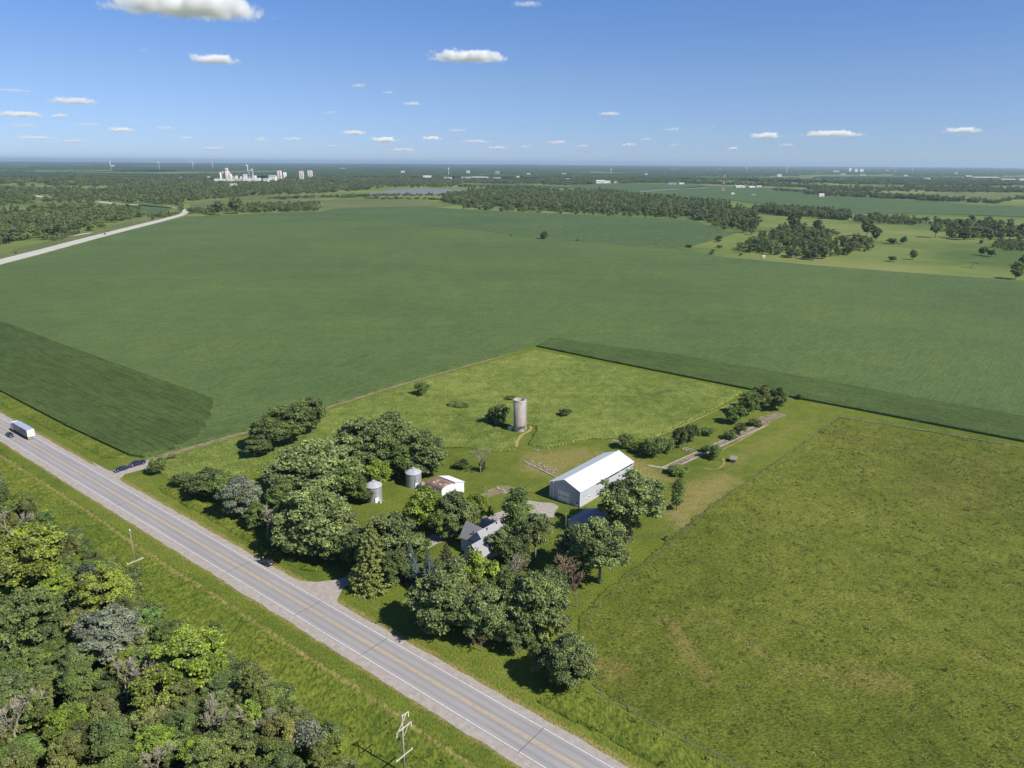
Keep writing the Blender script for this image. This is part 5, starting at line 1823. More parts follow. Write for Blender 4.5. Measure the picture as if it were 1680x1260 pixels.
def grain_bin(px, py, r, h, label, door=True):
    x, y = P(px, py)
    o = thing('grain_bin', label, 'grain bin', (x, y, 0), 0.3, 'round steel grain bins')
    MB().lathe([(r, 0), (r, h)], 48).build('wall', M['bin'], o, True)
    rf = MB().lathe([(r + 0.18, h - 0.06), (r + 0.16, h + 0.02), (0.55, h + r * 0.50), (0.5, h + r * 0.52)], 48).build('roof', M['bin_roof'], o)
    MB().lathe([(0.55, h + r * 0.5 - 0.02), (0.55, h + r * 0.5 + 0.3), (0.1, h + r * 0.5 + 0.42), (0.0, h + r * 0.5 + 0.42)], 20).build('roof_cap', M['bin_roof'], rf)
    mb = MB()
    for k in range(24):
        a = 2 * PI * k / 24
        mb.tube([((r + .1) * math.cos(a), (r + .1) * math.sin(a), h + 0.06), (0.6 * math.cos(a), 0.6 * math.sin(a), h + r * 0.5 + 0.02)], 0.035, 4)
    mb.build('roof_rib', M['bin_roof'], rf)
    mb = MB()
    a = -PI / 2 - 0.3 + 0.35
    for s in (-0.22, 0.22):
        mb.tube([((r + .1) * math.cos(a) - s * math.sin(a), (r + .1) * math.sin(a) + s * math.cos(a), 0.3), ((r + .1) * math.cos(a) - s * math.sin(a), (r + .1) * math.sin(a) + s * math.cos(a), h), (0.6 * math.cos(a) - s * math.sin(a), 0.6 * math.sin(a) + s * math.cos(a), h + r * .5 + .1)], 0.025, 5)
    for k in range(14):
        z = 0.5 + k * (h - 0.6) / 13
        c = Vector(((r + .1) * math.cos(a), (r + .1) * math.sin(a), z))
        t_ = Vector((-math.sin(a), math.cos(a), 0)) * 0.22
        mb.tube([c - t_, c + t_], 0.02, 4)
    mb.build('ladder', M['steel'], o)
    a = -PI / 2 - 0.3 + 0.5
    d = MB().box(((r + .05) * math.cos(a), (r + .05) * math.sin(a), 0.95), (0.3, 1.1, 1.7), a).build('door', M['white'], o)
    MB().box(((r + .55) * math.cos(a + .3), (r + .55) * math.sin(a + .3), 0.45), (0.9, 0.8, 0.9), a + .3).build('fan_housing', M['bin_roof'], o)
    return o


grain_bin(614, 820, 2.65, 5.3, 'sunlit galvanised grain bin standing on the mown lawn')
grain_bin(679, 796, 2.65, 4.9, 'shaded bluish grain bin under the trees beside the white shed')
x, y = P(693, 803)
rt = thing('hopper_tank', 'small rusty round-topped tank between the shaded bin and the shed', 'tank', (x, y, 0))
MB().lathe([(0.9, 0.7), (0.95, 2.2), (0.7, 2.65), (0.25, 2.85), (0.0, 2.87)], 20).build('tank_body', plain('rusty_tank', (0.30, 0.23, 0.19), 0.7, 0.3, 0.2, 0.3), rt, True)
for k in range(4):
    a = PI / 4 + k * PI / 2
    MB().tube([(0.75 * math.cos(a), 0.75 * math.sin(a), 0), (0.75 * math.cos(a), 0.75 * math.sin(a), 1.0)], 0.06, 6).build('leg', M['steel'], rt)

# --- the old concrete silo
x, y = P(852, 706)
si = thing('concrete_silo', 'roofless old concrete stave silo standing in the tall grass', 'silo', (x, y, 0))
R0, HS = 2.4, 13.3
MB().lathe([(R0, 0), (R0, HS), (R0 - 0.28, HS), (R0 - 0.28, 0.1)], 56).build('stave_wall', M['silo'], si, True)
mb = MB()
for k in range(18):
    z = 0.5 + k * 0.76
    mb.lathe([(R0 + 0.005, z - 0.03), (R0 + 0.035, z), (R0 + 0.005, z + 0.03)], 56)
mb.build('steel_hoop', plain('rusty_hoop', (0.20, 0.15, 0.13), 0.8), si)
MB().lathe([(R0 + 0.06, HS - 0.55), (R0 + 0.07, HS + 0.02), (R0 - 0.3, HS + 0.03), (R0 - 0.3, HS - 0.1)], 56).build('rim_band', plain('rim_concrete', (0.50, 0.46, 0.44), 0.9), si)
mb = MB()
a = math.radians(20)
mb.box(((R0 + .3) * math.cos(a), (R0 + .3) * math.sin(a), HS / 2), (0.7, 0.9, HS - 0.5), a)
mb.build('chute', M['silo'], si)
bk = MB().box((-3.7, 0.6, 0.75), (1.9, 0.5, 1.5), 0.25).build('block_wall', plain('pale_block', (0.66, 0.66, 0.64), 0.8), None, bevel=0.03)
bk.location = (x, y, 0)
tag(bk, 'short pale concrete block wall at the left foot of the silo', 'wall')

# ------------------------------------------------------------------ concrete remains in the yard


def low_wall(px0, px1, w, h, mat, name, label, z=0.0, cat='concrete'):
    p, q = np.array(P(*px0)), np.array(P(*px1))
    L = np.hypot(*(q - p))
    o = MB().box((L / 2, 0, h / 2), (L, w, h)).build(name, M[mat], None, bevel=0.02)
    o.location = (p[0], p[1], z)
    o.rotation_euler = (0, 0, math.atan2(q[1] - p[1], q[0] - p[0]))
    return tag(o, label, cat)


low_wall((1064, 764), (1103, 771), 1.3, 0.18, 'concrete', 'concrete_slab', 'concrete cross slab at the barn end of the feed lane')
low_wall((1084, 768), (1252, 693), 0.35, 0.2, 'concrete', 'concrete_curb', 'left of the two long concrete curbs of the feed lane', cat='curb')
low_wall((1098, 771), (1255, 699), 0.35, 0.2, 'concrete', 'concrete_curb', 'right of the two long concrete curbs of the feed lane', cat='curb')
sheet('lane_soil', PP([(1085, 768), (1250, 693), (1262, 698), (1100, 772)]), 0.015, M['dirt'], 0.3, 1.5, 61, kind='structure')
sheet('concrete_apron', PP([(1226, 696), (1248, 684), (1276, 676), (1292, 681), (1270, 690), (1245, 702)]), 0.03, M['dirt'], 0.5, 1.2, 62, kind='structure')
strip('dry_edge_path', smooth_line(PP([(1074, 718), (1110, 702), (1170, 676), (1224, 651)])), 0.55, 0.03, M['path'], 0.8, 0.25, 63, kind='structure')
strip('dry_edge_path', smooth_line(PP([(1178, 741), (1205, 728), (1240, 708), (1262, 695)])), 0.5, 0.03, M['path'], 0.8, 0.25, 64, kind='structure')
strip('worn_ring', smooth_line(PP([(1155, 768), (1175, 771), (1190, 762), (1186, 752)])), 0.5, 0.03, M['path'], 0.8, 0.25, 65, kind='structure')


def rubble(px, py, wx_, wy_, n, name, label, rz=A2, seed=1):
    rr = random.Random(seed)
    x, y = P(px, py)
    mb = MB()
    for _ in range(n):
        a, b = rr.uniform(-wx_ / 2, wx_ / 2), rr.uniform(-wy_ / 2, wy_ / 2)
        s = rr.uniform(0.2, 0.85)
        mb.box((a, b, 0.10), (s, s * rr.uniform(0.4, 1), rr.uniform(0.15, 0.4)), rr.uniform(0, 3), 0, Matrix.Rotation(rr.uniform(-0.2, 0.2), 3, 'X'))
    o = mb.build(name, M['rubble'])
    o.location = (x, y, 0)
    o.rotation_euler = (0, 0, rz)
    return tag(o, label, 'rubble', kind='stuff')


rubble(1128, 738, 3.2, 3.4, 26, 'broken_pad', 'broken pinkish concrete pad beside the feed lane', seed=2)
rubble(890, 766, 4.0, 13.0, 70, 'foundation_rubble', 'long strip of foundation rubble left of the barn roof', seed=3)
rubble(820, 806, 5.5, 6.0, 26, 'foundation_rubble', 'patch of foundation rubble on the lawn behind the house', seed=4)
rubble(880, 739, 1.2, 3.0, 8, 'loose_stones', 'few pale stones in the mown grass above the rubble strip', seed=6)
rubble(1008, 722, 2.0, 2.5, 10, 'loose_stones', 'stones at the left end of the garden hedge', seed=7)
low_wall((859, 757), (913, 784), 0.5, 0.25, 'concrete', 'foundation_wall', 'pale foundation edge along the long rubble strip', cat='foundation')
low_wall((814, 800), (829, 806), 0.5, 0.25, 'concrete', 'foundation_wall', 'upper pale foundation edge on the lawn behind the house', cat='foundation')
low_wall((828, 810), (845, 803), 0.6, 0.22, 'concrete', 'foundation_wall', 'lower pale foundation slab on the lawn behind the house', cat='foundation')

# small grey shelter on the lawn
x, y = P(1203, 757)
o = thing('calf_shelter', 'small weathered grey wooden shelter alone on the mown strip', 'shelter', (x, y, 0), A2 + 0.25)
mb = MB()
mb.box((-1.4, 0, 0.6), (0.08, 2.0, 1.2))
mb.box((1.4, 0, 0.75), (0.08, 2.0, 1.5))
mb.box((0, 1.0, 0.65), (2.8, 0.08, 1.3))
mb.build('wall', M['old_wood'], o)
MB().box((0, 0, 1.42), (3.4, 2.6, 0.1), 0, 0, Matrix.Rotation(-0.1, 3, 'Y')).build('roof', M['old_wood'], o)
# burn barrel with lid prop
x, y = P(1091, 886)
o = thing('burn_barrel', 'small dark barrel-like object on the lawn near the pasture fence', 'barrel', (x, y, 0))
MB().lathe([(0.42, 0), (0.44, 0.9), (0.38, 0.9), (0.38, 0.15)], 18).build('drum', plain('burnt_steel', (0.05, 0.045, 0.05), 0.7), o, True)
MB().box((0.35, 0.1, 1.05), (0.75, 0.7, 0.06), 0.3, 0, Matrix.Rotation(-0.6, 3, 'Y')).build('lid', plain('burnt_lid', (0.07, 0.06, 0.06), 0.7), o)

# ------------------------------------------------------------------ poles


def pole(px, py, h, r, mat, name, label, arms, cat='utility pole', rz=None):
    x, y = P(px, py)
    o = thing(name, label, cat, (x, y, 0), RANG + PI / 2 if rz is None else rz)
    MB().tube([(0, 0, -0.2), (0, 0, h)], [r, r * 0.7], 10).build('pole', M[mat], o, True)
    return o


p1 = pole(225, 944, 13.2, 0.17, 'pole_wood', 'utility_pole', 'brown utility pole with one low crossarm in the verge left of the road', None)
ca = MB().box((0.05, -0.16, 4.3), (4.3, 0.14, 0.2)).build('crossarm', M['arm'], p1)
for k in (-2.0, 2.0):
    MB().lathe([(0.08, 0), (0.10, 0.12), (0.05, 0.25), (0, 0.26)], 10, 0, (k, -0.16, 4.4)).build('insulator', M['porcelain'], ca)
MB().lathe([(0.15, 0), (0.17, 0.2), (0.1, 0.45), (0, 0.48)], 12, 0, (0, 0, 13.2)).build('pole_top_cap', M['porcelain'], p1)
p2 = pole(664, 1272, 13.2, 0.17, 'pole_grey', 'utility_pole', 'grey utility pole with bracketed crossarms at the bottom of the photo', None)
ca = MB().box((0.0, -0.16, 4.6), (4.0, 0.14, 0.18)).build('crossarm', M['arm'], p2)
for k in (-1.8, 1.8):
    MB().lathe([(0.07, 0), (0.09, 0.12), (0.04, 0.25), (0, 0.26)], 10, 0, (k, -0.16, 4.69)).build('insulator', M['porcelain'], ca)
ca = MB().box((0.5, -0.16, 10.4), (3.0, 0.14, 0.18), 0).build('crossarm', M['arm'], p2)
mb = MB()
mb.tube([(1.2, -0.2, 10.3), (0.1, -0.2, 8.7)], 0.06, 6)
mb.tube([(-1.6, -0.26, 10.2), (0.75, -0.26, 13.0)], 0.08, 6)
mb.build('brace', M['arm'], p2)
ca = MB().box((0.55, -0.16, 13.0), (1.7, 0.12, 0.16)).build('crossarm', M['arm'], p2)
for k, z in ((1.3, 12.0), (-1.55, 9.5), (1.9, 9.5)):
    MB().tube([(k, -0.2, z), (k, -0.2, z + 0.95)], [0.09, 0.05], 8).build('insulator', M['porcelain'], p2)
MB().tube([(-0.25, -0.2, 12.0), (-0.25, -0.2, 13.9)], [0.05, 0.03], 6).build('lightning_rod', M['steel'], p2)
pole(797, 829, 6.8, 0.11, 'pole_wood', 'yard_pole', 'thin wooden yard pole between the shed and the gravel yard', None, 'pole', A2)
yp = pole(928, 872, 7.0, 0.09, 'pole_grey', 'yard_light_pole', 'pale pole standing at the corner of the shaded garage', None, 'pole', A2)
MB().box((0, -0.4, 6.8), (0.12, 0.9, 0.12)).build('lamp_arm', M['steel'], yp)

# ------------------------------------------------------------------ fences


def fence(name, pts, label, step=4.2, h=1.25):
    p = resample(PP(pts), step)
    o = thing(name, label, 'fence', (p[0][0], p[0][1], 0))
    q = p - p[0]
    rr = random.Random(len(pts))
    for a in q:
        MB().tube([(a[0], a[1], -0.2), (a[0] + rr.uniform(-.08, .08), a[1] + rr.uniform(-.08, .08), h * rr.uniform(0.9, 1.15))], [0.085, 0.075], 6).build('post', M['old_wood'], o)
    mb = MB()
    for z in (0.5, 0.8, 1.1):
        mb.tube([(a[0], a[1], z) for a in q], 0.012, 3)
    mb.build('wire', M['steel'], o)
    return o


fence('wire_fence', [(962, 1020), (1005, 976), (1043, 946), (1100, 897), (1165, 836), (1260, 770), (1374, 687)], 'wire fence between the mown lawn and the pasture', 6.5)
fence('wire_fence', [(960, 1120), (986, 1139), (1078, 1193), (1177, 1244), (1268, 1290)], 'wire fence along the roadside edge of the pasture', 6.0)
fence('wire_fence', [(1374, 682), (1540, 711), (1700, 740), (1800, 760)], 'wire fence between the pasture and the crop headland', 9)

# ------------------------------------------------------------------ vehicles


def wheel(parent, x, y, r=0.34, w=0.24):
    t = MB()
    pr = [(r * 0.62, -w / 2), (r * 0.95, -w / 2), (r, -w * 0.3), (r, w * 0.3), (r * 0.95, w / 2), (r * 0.62, w / 2)]
    vs = MB().lathe(pr, 20, 0, (0, 0, 0), True)
    t.add([(a + x, c + y, b + r) for a, b, c in vs.v], vs.f)
    o = t.build('wheel', M['tyre'], parent, True)
    d = MB().lathe([(0.0, -w * 0.42), (r * 0.6, -w * 0.36), (r * 0.64, -w * 0.1), (r * 0.64, w * 0.1), (r * 0.6, w * 0.36), (0, w * 0.42)], 14)
    m = MB()
    m.add([(a + x, c + y, b + r) for a, b, c in d.v], d.f)
    m.build('rim', M['rim'], o)


def car(kind, paint, name, label, x, y, rz, z=0.0):
    o = thing(name, label, 'car' if kind != 'pickup' else 'pickup truck', (x, y, z), rz)
    L = {'sedan': 4.75, 'suv': 4.7, 'pickup': 5.7}[kind] / 2
    hw = 0.91 if kind == 'sedan' else 0.96
    up_ = 0.0 if kind == 'sedan' else 0.18
    if kind == 'sedan':
        belt = [(-L, 0.62, 0.78), (-L + .12, 0.90, .93), (-L + .7, 1.0, 1), (-1.2, 1.0, 1), (0.6, 0.98, 1), (1.25, 0.93, .99), (L - .5, .84, .95), (L - .1, .72, .86), (L, .55, .74)]
        house = [(-1.95, .98, .66), (-1.15, 1.40, .62), (-.4, 1.46, .63), (.25, 1.43, .62), (1.15, .95, .68)]
    elif kind == 'suv':
        belt = [(-L, .75, .80), (-L + .1, 1.05, .94), (-L + .5, 1.10, 1), (-1.2, 1.10, 1), (.7, 1.06, 1), (1.3, 1.02, .99), (L - .5, .95, .95), (L - .1, .82, .86), (L, .62, .74)]
        house = [(-2.25, 1.08, .70), (-1.95, 1.62, .64), (-.8, 1.70, .66), (.25, 1.66, .65), (1.2, 1.04, .70)]
    else:
        belt = [(-L, .80, .92), (-L + .1, 1.12, .97), (-L + .5, 1.14, 1), (-1.0, 1.14, 1), (.9, 1.14, 1), (1.6, 1.14, .99), (L - .5, 1.08, .96), (L - .1, .95, .90), (L, .7, .80)]
        house = [(-.75, 1.12, .74), (-.55, 1.80, .68), (.2, 1.86, .69), (.85, 1.82, .68), (1.65, 1.12, .74)]
    loops = []
    z0 = 0.22 + up_
    for xx, zb, wf in belt:
        w = hw * wf
        loops.append([(xx, -w * .9, z0), (xx, -w, z0 + .2), (xx, -w, zb - .14), (xx, -w * .9, zb), (xx, 0, zb + .03), (xx, w * .9, zb), (xx, w, zb - .14), (xx, w, z0 + .2), (xx, w * .9, z0)])
    body = MB().loft(loops).build('body', M[paint], o, True)
    gl = []
    for i, (xx, zt, wf) in enumerate(house):
        zb = 0.9 + up_ * 0.6
        wb = hw * .93
        wt_ = hw * wf * 1.08
        zt2 = max(zt, zb + .04)
        gl.append([(xx, -wb, zb), (xx, -(wb + (wt_ - wb) * .95), zt2 - .05), (xx, -wt_ * .9, zt2), (xx, wt_ * .9, zt2), (xx, (wb + (wt_ - wb) * .95), zt2 - .05), (xx, wb, zb)])
    MB().loft(gl).build('window_glass', M['glass'], o)
    rp = [h for h in house if h[1] > 1.3]
    rl = []
    for xx, zt, wf in rp:
        w = hw * wf * 1.0
        rl.append([(xx, -w, zt - .03), (xx, -w * .9, zt + .02), (xx, 0, zt + .05), (xx, w * .9, zt + .02), (xx, w, zt - .03)])
    MB().loft(rl).build('roof', M[paint], o, True)
    for xx in (L - 0.95, -L + 0.95):
        for s in (-1, 1):
            wheel(o, xx, s * (hw - .11), .34 + up_ * .25)
    for s in (-1, 1):
        MB().box((L - .12, s * hw * .62, .70 + up_), (.18, .38, .13), s * -0.35).build('headlight', M['lens'], o)
        MB().box((-L + .05, s * hw * .66, .83 + up_), (.12, .38, .16), s * 0.3).build('taillight', M['red_lens'], o)
        MB().box((.95 if kind != 'pickup' else 1.35, s * (hw + .07), 1.0 + up_ * .7), (.12, .2, .13)).build('mirror', M[paint], o)
    MB().box((-L + .0, 0, .62 + up_), (.06, .5, .12)).build('licence_plate', M['white'], o)
    if kind == 'pickup':
        mb = MB()
        mb.box((-1.85, 0, 1.19), (1.75, 1.5, 0.03))
        mb.build('truck_bed', M['dark'], o)
    return o


q = np.array(P(437, 925))
car('suv', 'black_paint', 'parked_car', 'black car parked on the gravel shoulder below the big round tree', q[0], q[1], RANG + PI + 0.03, 0.04)
s = road_s(15, 716)
q = road_pt(s, -RW * 0.5)
car('sedan', 'slate_paint', 'passing_car', 'small dark car driving in the near lane beside the semi truck', q[0], q[1], RANG, 0.05)
a, b = np.array(P(187, 776)), np.array(P(211, 768))
m_ = (a + b) / 2
car('sedan', 'navy_paint', 'parked_car', 'dark blue sedan parked on the field approach, nearer the road', m_[0], m_[1], math.atan2(*(a - b)[::-1]), 0.03)
a, b = np.array(P(212, 768)), np.array(P(238, 759))
m_ = (a + b) / 2
car('pickup', 'navy_paint', 'parked_pickup', 'dark blue pickup truck parked behind the sedan next to the crop corner', m_[0], m_[1], math.atan2(*(a - b)[::-1]) - 0.12, 0.03)
q = P(172, 385)
car('suv', 'black_paint', 'distant_car', 'tiny dark car on the pale far highway', q[0], q[1], math.atan2(*(np.array(P(130, 396)) - np.array(P(200, 378)))[::-1]), 0.36)

# semi truck driving away on the far lane; local +x is its heading
sb = road_s(49, 722)
q = road_pt(sb, RW * 0.52)
tk = thing('semi_truck', 'white-cabbed semi truck with a grey box trailer driving away', 'truck', (q[0], q[1], 0.05), RANG + PI)
TL, TW, TB, TT = 14.6, 2.6, 1.15, 4.05
mb = MB()
mb.add([(0, -TW / 2, TB), (TL, -TW / 2, TB), (TL, -TW / 2, TT), (0, -TW / 2, TT), (0, TW / 2, TB), (TL, TW / 2, TB), (TL, TW / 2, TT), (0, TW / 2, TT)],
       [(0, 1, 2, 3), (5, 4, 7, 6), (1, 5, 6, 2), (0, 4, 5, 1)], 0)
tr = mb.build('trailer', M['shaded_trailer_side'], tk)
MB().box((TL / 2, 0, TT + .03), (TL + .04, TW + .04, .06)).build('trailer_roof', M['trailer_roof'], tr)
MB().box((-0.04, 0, (TB + TT) / 2), (.08, TW, TT - TB)).build('trailer_door', M['trailer_back'], tr)
mb = MB()
for yy in (-0.95, -0.35, 0.35, 0.95):
    mb.tube([(-0.11, yy, TB + .15), (-0.11, yy, TT - .15)], 0.03, 5)
mb.box((-0.1, 0, (TB + TT) / 2), (0.03, 0.05, TT - TB))
mb.build('door_bar', M['steel'], tr)
MB().box((0.1, 0, 0.62), (.12, TW, .14)).build('rear_bumper', M['white'], tk)
mb = MB()
for s in (-1, 1):
    mb.box((0.12, s * 0.35, 0.86), (.1, .1, .5))
    mb.box((TL / 2, s * 0.45, TB - .1), (TL, .12, .2))
    mb.box((10.6, s * .9, .75), (.14, .14, .85))
mb.build('underframe', M['dark'], tk)
for s in (-1, 1):
    MB().box((-0.10, s * 1.1, TB + .05), (.05, .22, .12)).build('taillight', M['red_lens'], tk)
    for xx in (1.6, 2.9, 13.2, 14.5, 18.0):
        wheel(tk, xx, s * 1.0, .5, .5 if xx < 15 else .3)
cab = MB()
cab.loft([[(xx, -w, zl), (xx, -w, zt - .25), (xx, -w * .86, zt), (xx, w * .86, zt), (xx, w, zt - .25), (xx, w, zl)] for xx, w, zl, zt in
          [(15.3, 1.2, .7, 3.75), (16.6, 1.22, .7, 3.85), (17.2, 1.2, .7, 3.2), (17.55, 1.12, .7, 2.25), (18.8, 1.0, .7, 1.95), (19.0, .95, .7, 1.7)]])
cb = cab.build('cab', M['white'], tk)
MB().loft([[(17.19, -1.0, 2.25), (17.19, 1.0, 2.25), (16.98, .95, 3.1), (16.98, -.95, 3.1)], [(17.42, -1.0, 2.25), (17.42, 1.0, 2.25), (17.26, .95, 3.1), (17.26, -.95, 3.1)]]).build('windshield', M['glass'], cb)
for s in (-1, 1):
    MB().box((16.6, s * 1.22, 2.5), (.8, .06, .75)).build('side_window', M['glass'], cb)
    MB().box((19.0, s * .75, 1.1), (.1, .3, .25)).build('headlight', M['lens'], cb)
    MB().tube([(15.1, s * 1.05, 1.0), (15.1, s * 1.05, 4.0)], .08, 8).build('exhaust_stack', M['rim'], tk)
MB().tube([(15.9, -1.1, .85), (17.0, -1.1, .85)], .32, 10).build('fuel_tank', M['rim'], tk)

# ------------------------------------------------------------------ the far town


TOWN = []


def at_far(px, py):
    x, y = P(px, py)
    return x, y, (y * CP + H * SP) / F        # metres per photo pixel


def hall(px, py, wpx, hpx, label, wall='far_white', roof='far_grey', name='warehouse', cat='building', dep=0.6, rz=0.0, group='pale buildings in the far distance'):
    x, y, m = at_far(px, py)
    w, h = wpx * m, hpx * m
    d = w * dep
    TOWN.append((x, y, w))
    o = thing(name, label, cat, (x, y, 0), rz, group)
    mb = MB()
    gable_shell(mb, -w / 2, w / 2, -d / 2, d / 2, h * .78, h, 0, 0)
    mb.build('wall', M[wall], o)
    mb = MB()
    e = 0.02 * w
    slope(mb, (-w / 2 - e, -d / 2 - e, h * .77), (w / 2 + e, -d / 2 - e, h * .77), (w / 2 + e, 0, h * 1.005), (-w / 2 - e, 0, h * 1.005), .04 * h)
    slope(mb, (-w / 2 - e, d / 2 + e, h * .77), (w / 2 + e, d / 2 + e, h * .77), (w / 2 + e, 0, h * 1.005), (-w / 2 - e, 0, h * 1.005), .04 * h)
    mb.build('roof', M[roof], o)
    MB().box((w * .15, -d / 2 - .1, h * .25), (w * .16, .3, h * .5)).build('door', M['far_grey'], o)
    return o


def silos(px, py, n, wpx, hpx, label, wall='far_tan', name='grain_elevator', cat='silo'):
    x, y, m = at_far(px, py)
    r = wpx * m / n / 2
    TOWN.append((x, y, wpx * m))
    h = hpx * m
    o = thing(name, label, cat, (x, y, 0), 0, 'tall silos and elevators in the far distance')
    for k in range(n):
        MB().lathe([(r, 0), (r, h), (r * .9, h * 1.01), (0, h * 1.01)], 18, 0, ((k - (n - 1) / 2) * 2 * r, 0, 0)).build('silo_tube', M[wall], o, True)
    MB().box((0, 0, h * 1.05), (wpx * m * .7, r * 1.6, h * .10)).build('head_house', M['far_white'], o)
    return o


# cement works
x, y, m = at_far(388, 297)
cw = thing('cement_works', 'white cement works with a sloping conveyor and a tall tower beyond the woods', 'factory', (x, y, 0))


def cw_box(name, px0, px1, py0, py1, dpx, mat, dy=0.0):
    MB().box((((px0 + px1) / 2 - 388) * m, dy * m, (297 - (py0 + py1) / 2) * m), ((px1 - px0) * m, dpx * m, (py1 - py0) * m)).build(name, M[mat], cw)


def cw_cyl(name, px, r, top, base, mat, dy=0.0):
    MB().lathe([(r * m, (297 - base) * m), (r * m, (297 - top) * m), (r * .3 * m, (297 - top + r * .35) * m), (0, (297 - top + r * .35) * m)], 20, 0, ((px - 388) * m, dy * m, 0)).build(name, M[mat], cw, True)


cw_box('plinth_hall', 353, 384, 293.5, 297, 8, 'far_white')
cw_box('plinth_hall', 400, 427, 292, 297, 8, 'far_white', 1)
cw_box('store_hall', 384.5, 399, 293, 297, 6, 'far_tan')
cw_cyl('storage_silo', 362.2, 1.6, 284, 295, 'far_white', 2)
cw_cyl('storage_silo', 367, 2.2, 282.5, 295, 'far_tan', 2)
cw_cyl('storage_silo', 373.5, 3.4, 282, 296, 'far_tan', -1)
cw_cyl('storage_silo', 379, 2.6, 286, 296, 'far_tan', -1)
cw_box('head_house', 372.3, 376, 276.5, 280, 3, 'far_white', -1)
mb = MB()
mb.tube([(-14 * m, -m, 18.5 * m), (-2.0 * m, -m, 2 * m)], 0.75 * m, 6)
mb.build('conveyor', M['far_white'], cw)
cw_box('conveyor_house', 386, 390, 288.5, 294, 3, 'far_white', 1)
cw_box('conveyor_house', 394.5, 398, 289.5, 294, 3, 'far_white', 1)
cw_box('mill_building', 400.5, 408, 286, 293, 4, 'far_white')
cw_box('mill_building', 402, 411, 287.3, 289.5, 3, 'far_tan', 3)
mb = MB()
mb.tube([(19 * m, 0, 8 * m), (20.6 * m, 0, 24 * m)], 0.6 * m, 8)
mb.tube([(18.9 * m, 0, 23.6 * m), (18.8 * m, 0, 26 * m)], [1.3 * m, 1.5 * m], 10)
mb.build('stack', M['far_white'], cw)
cw_box('preheater_tower', 409.5, 412, 280, 292, 3, 'far_white', 0)
cw_box('preheater_tower', 412.6, 416, 277.5, 292, 3.4, 'far_tan', 1)
mb = MB()
for zz in (281, 284, 287, 290):
    mb.box((24 * m, -.6 * m, (297 - zz) * m), (9 * m, 4 * m, .35 * m))
mb.build('tower_deck', M['far_grey'], cw)
cw_box('kiln_hall', 415.5, 421, 288, 297, 5, 'far_white', -1)
mb = MB()
mb.tube([(33 * m, -m, 4 * m), (40 * m, -2 * m, -0.5 * m)], 0.7 * m, 6)
mb.build('conveyor', M['far_white'], cw)

